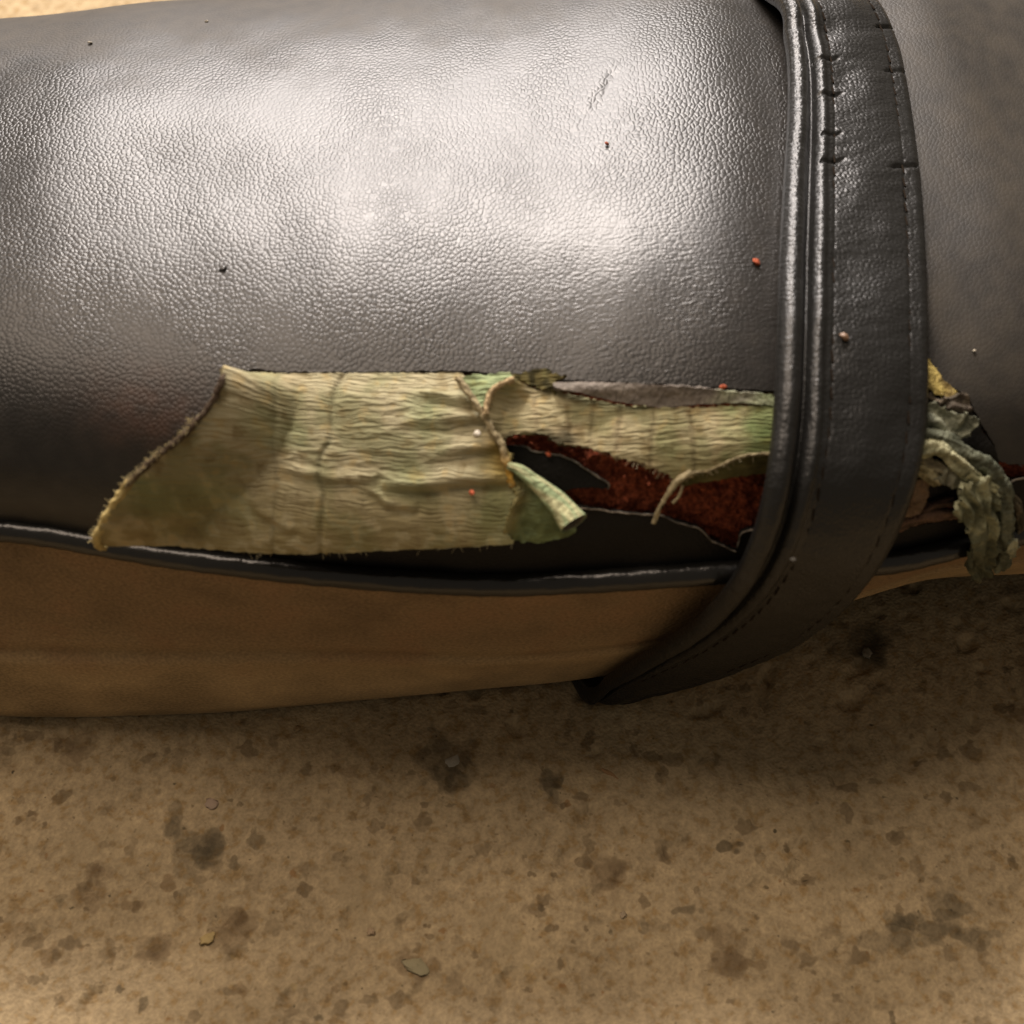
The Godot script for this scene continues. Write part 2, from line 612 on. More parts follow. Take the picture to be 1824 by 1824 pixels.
	shaded_leather.albedo_color = Color(0.011, 0.010, 0.009).linear_to_srgb()  # black deepened to imitate the flap's shade on the torn strips
	shaded_leather.roughness = 0.62
	shaded_leather.metallic_specular = 0.28
	cloth = mat(Color.WHITE, 0.9, 0.25)
	cloth.vertex_color_use_as_albedo = true
	cloth.heightmap_enabled = true
	var weave := field(FastNoiseLite.TYPE_SIMPLEX_SMOOTH, 0.03, 71, 5, 20.0).get_seamless_image(512, 512)
	weave.convert(Image.FORMAT_L8)
	cloth.heightmap_texture = ImageTexture.create_from_image(weave)
	cloth.heightmap_scale = 0.06
	cloth.uv1_triplanar = true
	cloth.uv1_scale = Vector3.ONE * (1.0 / 0.022)
	shiny = plain_leather.duplicate()
	shiny.roughness = 0.24
	shiny.albedo_color = Color(0.012, 0.0115, 0.0105).linear_to_srgb()
	shiny.heightmap_scale = 0.005
	thread = mat(Color(0.016, 0.011, 0.007), 0.95, 0.2)

	# concrete: mottled cement, brown and pale sand grains, dark pores
	w = 2048
	h = 2048
	var c1 := field(FastNoiseLite.TYPE_SIMPLEX_SMOOTH, 0.004, 61, 4).get_seamless_image(w, h)
	var c2 := field(FastNoiseLite.TYPE_SIMPLEX_SMOOTH, 0.034, 62, 4, 20.0).get_seamless_image(w, h)
	var c3 := field(FastNoiseLite.TYPE_SIMPLEX_SMOOTH, 0.12, 63, 3).get_seamless_image(w, h)
	c1.convert(Image.FORMAT_L8)
	c2.convert(Image.FORMAT_L8)
	c3.convert(Image.FORMAT_L8)
	var q1 := c1.get_data()
	var q2 := c2.get_data()
	var q3 := c3.get_data()
	col.resize(w * h * 3)
	for k in w * h:
		var a := q1[k] / 255.0
		var b := q2[k] / 255.0
		var c := q3[k] / 255.0
		var r := 0.555 + 0.08 * (a - 0.5) + 0.15 * (b - 0.5) + 0.10 * (c - 0.5)
		var brown := clampf((b - 0.42) * -2.2, 0.0, 0.5)
		col[k * 3] = int(clampf(r * 1.09, 0, 1) * 255)
		col[k * 3 + 1] = int(clampf(r * (0.965 - 0.10 * brown), 0, 1) * 255)
		col[k * 3 + 2] = int(clampf(r * (0.755 - 0.22 * brown), 0, 1) * 255)
	var ground := Image.create_from_data(w, h, false, Image.FORMAT_RGB8, col)
	var kinds := [Color(0.30, 0.245, 0.17), Color(0.38, 0.30, 0.20), Color(0.20, 0.17, 0.12), Color(0.62, 0.54, 0.38), Color(0.66, 0.60, 0.48), Color(0.47, 0.33, 0.19), Color(0.10, 0.09, 0.06)]
	for i in 6000:
		var kind := 0 if i % 2 else rng.randi_range(0, 6)
		var big := rng.randf() ** 4.0
		var rad := 1.3 + big * (16.0 if kind < 3 else 5.0)
		if kind == 6:
			rad = 1.2 + 2.4 * big
		blot(ground, Vector2(rng.randf() * w, rng.randf() * h), rad, kinds[kind], rng.randf_range(0.12, 0.46) * (1.4 if kind > 2 else 1.0), i * 3.1)
	for q in MARKS:
		for i in int(q[3]):
			var c: Vector3 = q[0] + Vector3(rng.randf_range(-1, 1), 0, rng.randf_range(-1, 1)) * (q[1] as float) * 0.7
			blot(ground, Vector2(c.x, c.z) / 300.0 * w, (q[1] as float) / 300.0 * w * rng.randf_range(0.35, 1.0), q[2], 0.20, c.x)
	concrete = mat(Color.WHITE, 0.85, 0.3)
	concrete.albedo_texture = ImageTexture.create_from_image(ground)
	concrete.heightmap_enabled = true
	concrete.heightmap_texture = ImageTexture.create_from_image(c3)
	concrete.heightmap_scale = 0.026


func blot(im: Image, c: Vector2, r: float, color: Color, alpha: float, s: float) -> void:      # a grain or stain with an uneven outline
	var w := im.get_width()
	var h := im.get_height()
	var stretch := rng.randf_range(0.65, 1.4)
	var reach := int(r * 1.7) + 2
	for y in range(-reach, reach + 1):
		for x in range(-reach, reach + 1):
			var d := Vector2(x * stretch, y / stretch)
			var edge := r * (1.0 + 0.55 * nz(x / (r + 1.0) * 0.9 + s, y / (r + 1.0) * 0.9, s))
			var k := alpha * smoothstep(edge + 1.2, edge - 1.2 - r * 0.25, d.length())
			if k > 0.02:
				var px := posmod(int(c.x) + x, w)
				var py := posmod(int(c.y) + y, h)
				im.set_pixel(px, py, im.get_pixel(px, py).lerp(color, k))


# ---------------------------------------------------------------- the setting
func make_floor() -> void:
	var v := PackedVector3Array()
	var uv := PackedVector2Array()
	var idx := PackedInt32Array()
	var near := PackedVector2Array([Vector2(-2000, -2000), Vector2(2000, -2000), Vector2(2000, 2000), Vector2(-2000, 2000)])
	var xs := PackedFloat32Array([-2500, -1200, -600, -350])
	for i in 501:
		xs.append(-250.0 + i)
	xs.append_array(PackedFloat32Array([350, 600, 1200, 2500]))
	var zs := PackedFloat32Array([-2500, -1200, -600, -350])
	for i in 401:
		zs.append(-220.0 + i)
	zs.append_array(PackedFloat32Array([350, 600, 1200, 2500]))
	for z in zs:
		for x in xs:
			var y := 0.25 * nz(x * 0.03, z * 0.03) + 0.12 * nz(x * 0.18, z * 0.18) - 0.5
			var pit := nz(x * 0.11 + 40.0, z * 0.11)
			y -= 1.3 * smoothstep(0.55, 0.75, pit)
			v.append(Vector3(x, y, z) * MM)
			uv.append(Vector2(x, z) / 300.0)
	var n := xs.size()
	for j in zs.size() - 1:
		for i in n - 1:
			var a := j * n + i
			idx.append_array(PackedInt32Array([a, a + 1, a + n, a + 1, a + n + 1, a + n]))
	var o := part("concrete_floor", shaded(v, uv, PackedColorArray(), idx), concrete, self, "worn brownish concrete floor with sandy grains and dark stains")
	o.set_meta("kind", "structure")


# ---------------------------------------------------------------- the seat
const DENT := [Vector2(23.1, 106.1), Vector2(22.2, 104), Vector2(20.5, 101.1), Vector2(19.4, 100.1)]
const DENT_SPUR := [Vector2(18.6, 99.4), Vector2(16.8, 97.7), Vector2(15.6, 94.9), Vector2(13.6, 92.7)]


func cover_at(u: float, v: float) -> Vector3:
	var d := 0.35 * nz(u * 0.014, v * 0.016) + 0.12 * nz(u * 0.05, v * 0.05, 5.0)
	if u > 5.0 and u < 45.0 and v > 90.0 and v < 145.0:      # an old dent in the crown
		var q := Vector2(u, v)
		var e := near_line(q, DENT)
		d -= 0.24 * gauss(e.x, 1.5) * (0.6 + 0.6 * nz(u * 0.25, v * 0.25, 3.0)) - 0.15 * gauss(e.x + e.y * 2.6, 1.6)
		d -= 0.13 * gauss(near_line(q, DENT_SPUR).x, 2.2) * (0.5 + 0.9 * nz(u * 0.3, v * 0.3, 9.0)) + 0.12 * gauss(q.distance_to(DENT[0] + Vector2(7, -14)), 3.0)
	return seat(u, v) + seat_normal(u, v) * d * clampf(v / 25.0, 0.0, 1.0)


func raised(u: float, v: float, h: float) -> Vector3:
	return cover_at(u, v) + seat_normal(u, v) * h


func make_seat() -> void:
	var o := Node3D.new()
	o.name = "motorcycle_seat"
	add_child(o)
	tag(o, "long black leather motorcycle seat with a strap and a torn front edge", "seat")
	var strip := func(u: float, v: float) -> Color: return Color(1, 1, 1)

	# cover, with the torn opening cut out of its front edge
	var rip := [Vector2(-80.3, -0.3), Vector2(-68, 19.2), Vector2(-54.7, 39.9), Vector2(-43.5, 41.1), Vector2(-23.5, 42.3), Vector2(-9.1, 42.7), Vector2(9.7, 40.4), Vector2(20.7, 39.1), Vector2(37, 37), Vector2(52, 35.6), Vector2(65.2, 34.9), Vector2(82.1, 39.2), Vector2(87.7, 35), Vector2(91.3, 33), Vector2(92.9, 29.2), Vector2(95, 25), Vector2(97, 21.7), Vector2(99.2, 17.2), Vector2(104.1, 15.8), Vector2(113.6, 14.4), Vector2(125.4, -2.3)]
	var ring := PackedVector2Array([Vector2(-300, 0)])
	ring.append_array(PackedVector2Array([Vector2(rip[0].x, 0)]))
	ring.append_array(smoothed(rip, 0.7, 0.25, 0.7, false))
	ring.append_array(PackedVector2Array([Vector2(rip[rip.size() - 1].x, 0), Vector2(300, 0), Vector2(300, 213.5), Vector2(-300, 213.5)]))
	part("leather_cover", sheet(ring, 1.0, cover_at, 1.1, COVER_AT, COVER_SIZE), leather, o)

	# foam under the tear
	var core := PackedVector2Array([Vector2(-75, 0.5), Vector2(140, 0.5), Vector2(140, 42), Vector2(-75, 46)])
	var foam_at := func(u: float, v: float) -> Vector3:
		var b := absf(nz(u * 0.75, v * 0.75)) * 1.5 + nz(u * 0.3, v * 0.3, 7.0) * 0.8 + absf(nz(u * 1.7, v * 1.7, 2.0)) * 0.6 - 0.4
		return raised(u, v, -4.2 + b)
	var foam_tint := func(u: float, v: float) -> Color:
		var b := nz(u * 0.9, v * 0.9) * 0.5 + nz(u * 2.1, v * 2.1, 3.0) * 0.5
		return Color(0.16, 0.042, 0.023).lerp(Color(0.44, 0.115, 0.055), clampf(0.30 + b, 0.0, 1.0)).lerp(Color(0.03, 0.008, 0.004), clampf(nz(u * 1.6, v * 1.6, 9.0) - 0.1, 0.0, 0.8))
	part("foam_padding", sheet(core, 0.45, foam_at, 0.0, COVER_AT, COVER_SIZE, foam_tint), foam, o)

	make_skirt(o)
	make_tear(o)
	make_crumple(o)
	make_strap(o)


func make_skirt(o: Node3D) -> void:
	var pipe := []
	var back := []
	for i in 61:
		var u := -300.0 + i * 10.0
		var p := seat(u, 0.0)
		pipe.append(p + Vector3(0, -2.2, 0.6))
		back.append(seat(u, 213.0) + Vector3(0, -2.0, -0.6))
	var round := func(d: float, a: float) -> float: return 2.55 + 0.12 * nz(d * 0.25, cos(a) * 0.6, sin(a) * 0.6)
	part("piping", tube(pipe, round, 28, 0.8), shiny, o, "thin shiny black piping along the torn front edge")
	part("piping", tube(back, round, 20, 3.0), plain_leather, o, "thin black piping along the far edge")
	# front skirt from the piping down to the floor, undercut, with a crease along it
	var front := func(u: float, v: float) -> Vector3:
		var top := seat(u, 0.0) + Vector3(0, -3.0, -1.2)
		var f := look(tab_foot, (u + 300.0) * 2.0)
		var e := sqrt(maxf(1.0 - pow(maxf(absf(u) - 230.0, 0.0) / 70.0, 2.0), 0.02))
		var foot := Vector3(u, f.y * e + 0.4, (f.x + 45.0) * e - 45.0)
		var t := 1.0 - v / 60.0
		var p := top.lerp(foot, t)
		var bulge := 3.6 * sin(PI * clampf(t, 0.0, 1.0)) * (0.5 + 0.5 * t)
		bulge += 0.5 * nz(u * 0.02, v * 0.05, 8.0) + 0.12 * nz(u * 0.35, v * 0.04, 3.0) * sin(PI * t)
		var crease := v - 27.0 - 5.0 * nz(u * 0.008, 1.0) - u * 0.01
		bulge -= 0.7 * gauss(crease, 1.8) - 0.5 * gauss(crease + 3.0, 3.0)
		if t > 0.93:
			bulge -= 22.0 * (t - 0.93)
		return p + Vector3(0, 0.15, 1.0) * bulge
	var ring := PackedVector2Array([Vector2(-300, 0), Vector2(300, 0), Vector2(300, 60), Vector2(-300, 60)])
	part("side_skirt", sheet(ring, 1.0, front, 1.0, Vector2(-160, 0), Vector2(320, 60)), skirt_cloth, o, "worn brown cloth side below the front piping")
	var rear := func(u: float, v: float) -> Vector3:
		var top := seat(u, 213.0) + Vector3(0, -3.0, 1.0)
		return top.lerp(Vector3(u, 0.4, top.z + 6.0), 1.0 - v / 60.0)
	part("side_skirt", sheet(ring, 4.0, rear, 1.0, Vector2(-160, 0), Vector2(320, 60)), skirt_cloth, o, "brown cloth side below the far piping")
	var under := func(u: float, v: float) -> Vector3:
		var a: Vector3 = front.call(u, 3.0)
		var b: Vector3 = rear.call(u, 3.0)
		return a.lerp(b, 0.03 + 0.94 * v / 60.0) + Vector3(0, 1.0, 0)
	part("base_pan", sheet(ring, 4.0, under, 1.0, Vector2(-160, 0), Vector2(320, 60)), mat(Color(0.03, 0.03, 0.03), 0.6), o)


# ---------------------------------------------------------------- torn pieces
func near_line(q: Vector2, line: Array) -> Vector2:      # (distance, signed side) to a polyline
	var best := 1e9
	var side := 0.0
	for i in line.size() - 1:
		var p := Geometry2D.get_closest_point_to_segment(q, line[i], line[i + 1])
		var d := p.distance_to(q)
		if d < best:
			best = d
			side = signf((line[i + 1] - line[i]).cross(q - line[i]))
	return Vector2(best, side)


func make_tear(o: Node3D) -> void:
	# the lower strip of black leather left along the piping
	var low := [Vector2(-87.6, 3.1), Vector2(-79.8, 4.4), Vector2(-58, 7.1), Vector2(-23.7, 12.1), Vector2(-1.3, 15.9), Vector2(9.7, 16), Vector2(15.3, 15.1), Vector2(20.8, 13.9), Vector2(24.2, 13.3), Vector2(27.6, 12.8), Vector2(29.5, 12.5), Vector2(32.5, 10.9), Vector2(36.7, 9.2), Vector2(38.8, 7.5), Vector2(40.1, 5.6), Vector2(42.8, 3.7), Vector2(45.4, 2.2), Vector2(45.7, 4.5), Vector2(45.8, 6.8), Vector2(47.1, 7.8), Vector2(49.3, 7.8), Vector2(55.3, 5.7), Vector2(65, 4.1), Vector2(74.5, 5.3), Vector2(84, 6.1), Vector2(93.9, 5.1), Vector2(98.8, 11), Vector2(105.1, 12.3), Vector2(114.5, 12.1), Vector2(123, 7.6)]
	var ring := PackedVector2Array([Vector2(low[0].x, -0.6)])
	ring.append_array(smoothed(low, 0.6, 0.22, 0.9, false))
	ring.append(Vector2(low[low.size() - 1].x, -0.6))
	var low_at := func(u: float, v: float) -> Vector3: return raised(u, v, -0.9 + 0.35 * nz(u * 0.08, v * 0.1, 4.0))
	part("torn_lower_edge", sheet(ring, 0.7, low_at, 1.0, COVER_AT, COVER_SIZE), shaded_leather, o, "black strip of cover left along the piping, with a torn edge")
	edging(o, [Vector2(8.1, 15.9), Vector2(15.3, 15.1), Vector2(20.8, 13.9), Vector2(24.2, 13.3), Vector2(27.6, 12.8), Vector2(29.5, 12.5), Vector2(32.5, 10.9), Vector2(36.7, 9.2), Vector2(38.8, 7.5), Vector2(40.1, 5.6), Vector2(42.8, 3.7), Vector2(45.4, 2.2)], -0.75, 0.2)
	edging(o, [Vector2(45.5, 3.6), Vector2(45.7, 5.2), Vector2(45.8, 6.8), Vector2(47.1, 7.8), Vector2(49.1, 7.8)], -0.75, 0.26)
	edging(o, [Vector2(99, 11.2), Vector2(101.7, 11.6), Vector2(105.1, 12.3), Vector2(114.5, 12.1)], -0.75, 0.3)

	# the leaf of black leather lying over the foam
	var leaf := smoothed([Vector2(-3.6, 28.9), Vector2(-0.5, 28.5), Vector2(2.6, 27.9), Vector2(5.2, 26.7), Vector2(8, 26.1), Vector2(10.7, 25.3), Vector2(14, 23.3), Vector2(16.8, 21.3), Vector2(19.1, 19.5), Vector2(18.8, 18.6), Vector2(15.2, 19.1), Vector2(11.3, 19), Vector2(8, 18.5), Vector2(4.2, 20.5), Vector2(-0.8, 22.1), Vector2(-3.6, 24.4)], 0.5, 0.2, 0.9)
	var leaf_at := func(u: float, v: float) -> Vector3: return raised(u, v, -1.6 + 0.5 * nz(u * 0.1, v * 0.1, 14.0))
	part("torn_leather_scrap", sheet(leaf, 0.5, leaf_at, 0.8, COVER_AT, COVER_SIZE), shaded_leather, o, "pointed black scrap of cover over the red foam")
	edging(o, [Vector2(-0.5, 28.5), Vector2(2.6, 27.9), Vector2(5.2, 26.7), Vector2(8, 26.1), Vector2(10.7, 25.3), Vector2(14, 23.3), Vector2(16.8, 21.3), Vector2(19.1, 19.5), Vector2(18.8, 18.6)], -1.5, 0.2)

	# the big flap, folded down so that its fabric backing shows
	var curl := [Vector2(-79.4, 6.4), Vector2(-77.5, 11.7)] + [Vector2(-71.7, 18.7), Vector2(-66, 23.2)] + [Vector2(-59.6, 27.3), Vector2(-55.1, 31.8)] + [Vector2(-53.7, 35)] + [Vector2(-54.2, 39.3)]
	var flap := [Vector2(-53.8, 39.8)] + [Vector2(-43, 40.6), Vector2(-32, 41.2), Vector2(-23.2, 41.7), Vector2(-15.6, 41.9), Vector2(-9.8, 41.9), Vector2(-7.8, 38.4), Vector2(-5.9, 33.9), Vector2(-3.4, 30.5), Vector2(-1.2, 28.1), Vector2(-0.1, 26.2), Vector2(0.1, 23.3), Vector2(1.5, 20.8), Vector2(0.1, 16.8), Vector2(-1, 13.7)] + [Vector2(0.4, 11.9), Vector2(-6.7, 11.2), Vector2(-14.3, 10.6), Vector2(-23.1, 9.8), Vector2(-31.9, 8.8), Vector2(-38.5, 8), Vector2(-47.3, 7.4), Vector2(-56.3, 7.1), Vector2(-64.2, 6.8), Vector2(-71.5, 6.9), Vector2(-77.9, 7.3), Vector2(-78.5, 8.4)] + [Vector2(-77.8, 11.5)] + [Vector2(-71.7, 18.7), Vector2(-66, 23.2)] + [Vector2(-59.6, 27.3), Vector2(-55.1, 31.8)] + [Vector2(-53.7, 35)]
	var crease := [Vector2(-33.5, 40.3), Vector2(-34.7, 37.5), Vector2(-35.2, 32.5), Vector2(-35.2, 27.9), Vector2(-37, 25.3), Vector2(-37.3, 21.5), Vector2(-36.3, 18.5), Vector2(-37.3, 6.7)]
	var crease_b := [Vector2(-45.9, 39.6), Vector2(-45.2, 33.9), Vector2(-46, 26.9), Vector2(-45.4, 19.9), Vector2(-46.7, 5.7)]
	var folds := [[[Vector2(-16.5, 33.8), Vector2(-9.9, 33.3), Vector2(-4.7, 33.6)], 1.0, 1.0], [[Vector2(-15.3, 26.8), Vector2(-8.8, 27.9), Vector2(-2.3, 28.6)], 1.0, 1.2], [[Vector2(-26.5, 21.4), Vector2(-18.6, 21.4), Vector2(-8.9, 22.7), Vector2(-1.2, 22.8)], 1.3, 1.4], [[Vector2(-31.6, 22.9), Vector2(-29.5, 20.8), Vector2(-26.5, 20), Vector2(-24.1, 18.2), Vector2(-19.2, 17.9)], 0.7, 0.7], [[Vector2(-46.9, 23.4), Vector2(-40.4, 22.3), Vector2(-33.8, 21.7), Vector2(-27.3, 22.3)], 0.5, 0.9], [[Vector2(-20.9, 38.2), Vector2(-13.3, 37.4), Vector2(-7.2, 36.2)], 0.6, 0.9], [[Vector2(-24.1, 31), Vector2(-18.7, 32.7), Vector2(-13.2, 32.2)], 0.5, 0.8], [[Vector2(-52.6, 19.3), Vector2(-48.4, 15), Vector2(-43, 12.7)], 0.5, 0.8]]
	var flap_h := func(u: float, v: float) -> float:
		var q := Vector2(u, v)
		var hh := lerpf(5.6, 1.6, smoothstep(4.0, 34.0, v)) + 0.5 * nz(u * 0.05, v * 0.06, 17.0)
		hh *= smoothstep(42.0, 35.0, v) * 0.85 + 0.15
		hh += 0.35
		var e := near_line(q, curl)
		hh += 11.5 * pow(clampf(1.0 - e.x / 12.0, 0.0, 1.0), 1.05) * smoothstep(2.0, 15.0, v) * smoothstep(40.5, 36.5, v)
		hh += 0.22 * pow(absf(nz(u * 0.03, v * 0.8 + nz(u * 0.10, v * 0.12) * 0.4, 2.0)), 0.6) * smoothstep(6.0, 16.0, v)
		hh += 0.12 * nz(u * 0.14, v * 1.9, 6.0) * smoothstep(5.0, 13.0, v)
		for f in folds:
			var d := near_line(q, f[0])
			var a: Vector2 = f[0][0]
			var ends := clampf(minf(q.distance_to(a), q.distance_to(f[0][f[0].size() - 1]) + 4.0) / 6.0, 0.15, 1.0)
			hh += (f[1] * gauss(d.x, f[2]) - 0.7 * f[1] * gauss(d.x - d.y * -1.6, f[2])) * ends
		hh -= 0.5 * gauss(near_line(q, crease).x, 0.5) + 0.3 * gauss(near_line(q, crease_b).x, 0.45)
		return hh
	var flap_at := func(u: float, v: float) -> Vector3: return raised(u, v, flap_h.call(u, v))
	var flap_tint := func(u: float, v: float) -> Color:
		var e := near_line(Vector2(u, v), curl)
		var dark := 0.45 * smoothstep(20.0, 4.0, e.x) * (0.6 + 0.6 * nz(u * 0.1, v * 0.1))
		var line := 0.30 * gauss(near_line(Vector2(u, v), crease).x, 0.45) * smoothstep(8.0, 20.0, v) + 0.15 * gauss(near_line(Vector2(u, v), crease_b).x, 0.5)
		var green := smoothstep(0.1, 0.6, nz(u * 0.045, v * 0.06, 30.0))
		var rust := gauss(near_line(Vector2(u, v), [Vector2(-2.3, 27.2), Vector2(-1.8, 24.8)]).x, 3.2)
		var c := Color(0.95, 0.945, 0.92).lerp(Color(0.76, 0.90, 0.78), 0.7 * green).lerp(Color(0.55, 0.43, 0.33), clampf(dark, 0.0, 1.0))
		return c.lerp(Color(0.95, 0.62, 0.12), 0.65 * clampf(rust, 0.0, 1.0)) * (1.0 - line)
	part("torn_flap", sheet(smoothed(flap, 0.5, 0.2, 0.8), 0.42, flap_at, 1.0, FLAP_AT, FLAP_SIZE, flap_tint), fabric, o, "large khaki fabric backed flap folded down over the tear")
	# its frayed slanting edge
	var hem := []
	for p in curl:
		hem.append(raised(p.x, p.y, (flap_h.call(p.x, p.y) as float) - 0.2))
	var hem_r := func(d: float, a: float) -> float: return (0.75 + 0.35 * nz(d * 0.5, a * 0.6, 5.0)) * (1.0 if d < 24.0 else 0.8)
	var hem_tint := func(d: float, a: float) -> Color:
		return Color(0.42, 0.33, 0.14).lerp(Color(0.07, 0.05, 0.035), smoothstep(21.0, 25.0, d + 2.0 * nz(d, a))) * (1.0 + 0.4 * nz(d * 2.0, a * 2.0))
	part("frayed_edge", tube(hem, hem_r, 12, 0.4, hem_tint), cloth, o, "pale frayed slanting edge of the folded flap")
	var fuzz := SurfaceTool.new()
	fuzz.begin(Mesh.PRIMITIVE_TRIANGLES)
	for i in 220:
		var t := rng.randf() * 0.62 * (hem.size() - 1)
		var p: Vector3 = (hem[int(t)] as Vector3).lerp(hem[mini(int(t) + 1, hem.size() - 1)], t - int(t))
		p += Vector3(rng.randf_range(-0.5, 0.5), rng.randf_range(-0.4, 0.6), rng.randf_range(-0.3, 0.6))
		var dir := Vector3(rng.randf_range(-1.4, 0.5), rng.randf_range(0.0, 1.2), rng.randf_range(-0.6, 0.8)).normalized() * rng.randf_range(0.6, 1.7)
		hair(fuzz, p, p + dir * 0.5 + Vector3(0, 0.2, 0), p + dir, 0.045)
	fuzz.generate_normals()
	var fz := part("frayed_fibre", fuzz.commit(), mat(Color(0.42, 0.34, 0.16), 0.9), o)
	fz.set_meta("kind", "stuff")

	# the upper strip, backing outwards, hanging over the hole and running under the strap
	var upper := [Vector2(-4.9, 33.4), Vector2(-4.7, 34.9), Vector2(-3.7, 37.1), Vector2(-1.5, 38.6), Vector2(0.7, 39.3), Vector2(4.3, 38.5), Vector2(8.1, 37.8), Vector2(14.1, 36.4), Vector2(20.5, 34.6), Vector2(27, 33.6), Vector2(33.4, 33.1), Vector2(41.9, 33), Vector2(51.6, 32.7), Vector2(60.5, 32.2), Vector2(63.8, 26.8), Vector2(60.5, 22.9), Vector2(49.4, 24.1), Vector2(45.4, 24), Vector2(42, 23.1), Vector2(38.1, 21.7), Vector2(34.4, 21.4), Vector2(31.9, 20.1), Vector2(30.3, 21.4), Vector2(26.9, 23), Vector2(22.6, 24.4), Vector2(16.1, 26.8), Vector2(9.7, 28.3), Vector2(4.6, 30.5), Vector2(0.3, 30.1), Vector2(-2, 29.4), Vector2(-3.6, 30.8)]
	var lip := [Vector2(-4.9, 33.2), Vector2(-4.7, 34.9), Vector2(-3.7, 37.1), Vector2(-1.5, 38.6), Vector2(0.7, 39.1)]
	var cracks := [[Vector2(10.8, 34.9), Vector2(11.3, 28.1)], [Vector2(4.3, 37.3), Vector2(5.1, 30.8)], [Vector2(21.1, 33.7), Vector2(20.4, 26.5)], [Vector2(27.5, 32.8), Vector2(26.7, 23.2)], [Vector2(34.4, 32.3), Vector2(35.5, 20.7)], [Vector2(16.2, 35.3), Vector2(15.1, 27.8)]]
	var up_at := func(u: float, v: float) -> Vector3:
		var hh := 1.9 + 0.6 * nz(u * 0.06, v * 0.1, 27.0) + 0.30 * pow(absf(nz(u * 0.03, v * 0.8 + nz(u * 0.12, v * 0.12) * 0.4, 12.0)), 0.6) + 0.13 * nz(u * 0.12, v * 1.6, 16.0)
		hh -= 1.0 * smoothstep(24.0, 36.0, v)
		for c in cracks:
			hh -= 0.3 * gauss(near_line(Vector2(u, v), c).x + 0.3 * nz(u * 0.5, v * 0.5), 0.4)
		hh += 3.6 * pow(clampf(1.0 - near_line(Vector2(u, v), lip).x / 3.4, 0.0, 1.0), 1.1)
		return raised(u, v, hh)
	var up_tint := func(u: float, v: float) -> Color:
		var green := smoothstep(36.0, 50.0, u + 4.0 * nz(u * 0.2, v * 0.2, 8.0)) * 0.9 + smoothstep(0.3, 0.7, nz(u * 0.08, v * 0.08, 31.0)) * 0.4
		var line := 0.0
		for c in cracks:
			line = maxf(line, gauss(near_line(Vector2(u, v), c).x + 0.3 * nz(u * 0.5, v * 0.5), 0.45))
		var grey := smoothstep(15.0, 10.0, u) * smoothstep(31.5, 29.5, v + 0.8 * nz(u * 0.4, v * 0.4, 2.0))
		var back := gauss(near_line(Vector2(u, v), lip).x, 1.0)
		return Color(1.05, 0.98, 0.90).lerp(Color(0.24, 0.23, 0.22), grey).lerp(Color(1.0, 0.85, 0.62), 0.5 * back).lerp(Color(0.48, 0.66, 0.42), clampf(green, 0.0, 1.0)) * (1.0 - 0.3 * line)
	part("torn_flap", sheet(smoothed(upper, 0.45, 0.3, 0.8), 0.4, up_at, 0.9, FLAP_AT, FLAP_SIZE, up_tint), fabric, o, "pale ragged strip of fabric backing above the red foam")

	var rim := []
	for p in lip:
		rim.append(up_at.call(p.x, p.y) + seat_normal(p.x, p.y) * 0.1)
	part("frayed_edge", tube(rim, func(d: float, a: float) -> float: return 0.55 + 0.3 * nz(d * 0.7, a * 0.6, 31.0), 12, 0.35, func(d: float, a: float) -> Color: return Color(0.40, 0.30, 0.17) * (1.0 + 0.4 * nz(d * 1.2, a))), cloth, o, "light tan rolled rim at the head of the pale strip")
	var fringe := SurfaceTool.new()
	fringe.begin(Mesh.PRIMITIVE_TRIANGLES)
	var hems := [[upper.slice(14, 26), up_at, 120], [flap.slice(10, 24), flap_at, 35]]
	for q in hems:
		var edge: Array = q[0]
		for i in q[2]:
			var k := rng.randf() * (edge.size() - 1.01)
			var e: Vector2 = (edge[int(k)] as Vector2).lerp(edge[int(k) + 1], k - int(k))
			var p: Vector3 = q[1].call(e.x, e.y)
			p -= seat_normal(e.x, e.y) * 0.3
			var dir := (Vector3(rng.randf_range(-0.8, 0.8), rng.randf_range(-1.3, 0.1), rng.randf_range(-0.1, 0.7))).normalized() * rng.randf_range(0.5, 2.0)
			hair(fringe, p, p + dir * 0.5 + Vector3(rng.randf_range(-0.2, 0.2), 0.15, 0.1), p + dir, 0.04)
	fringe.generate_normals()
	part("loose_thread", fringe.commit(), mat(Color(0.36, 0.31, 0.19), 0.9), o).set_meta("kind", "stuff")

	# the grey rolled strip above it
	var roll := [Vector2(8.1, 39.1), Vector2(14.1, 38.6), Vector2(19.5, 38), Vector2(28.1, 36.9), Vector2(36.7, 36), Vector2(44.1, 35.1), Vector2(52.2, 34.4), Vector2(60.6, 34.1), Vector2(60.5, 31.7), Vector2(52.1, 32.5), Vector2(46.2, 33.1), Vector2(40.8, 33.5), Vector2(34.4, 33.4), Vector2(28, 33.5), Vector2(21.6, 34.6), Vector2(16.3, 35.8), Vector2(10.8, 37.1), Vector2(8.7, 37.8)]
	var roll_at := func(u: float, v: float) -> Vector3:
		var mid := 37.3 + 0.012 * (u - 30.0)
		return raised(u, v, 1.2 + 2.2 * gauss(v - mid, 2.2) + 0.5 * nz(u * 0.09, v * 0.2, 3.0) + 0.15 * nz(u * 0.4, v * 0.6, 8.0))
	var roll_tint := func(u: float, v: float) -> Color:
		var a := nz(u * 0.12, v * 0.4, 61.0)
		return Color(0.20, 0.175, 0.15).lerp(Color(0.33, 0.38, 0.22), smoothstep(38.0, 52.0, u + 5.0 * a)) * (0.95 + 0.3 * a + 0.25 * nz(u * 0.6, v * 1.2, 5.0))
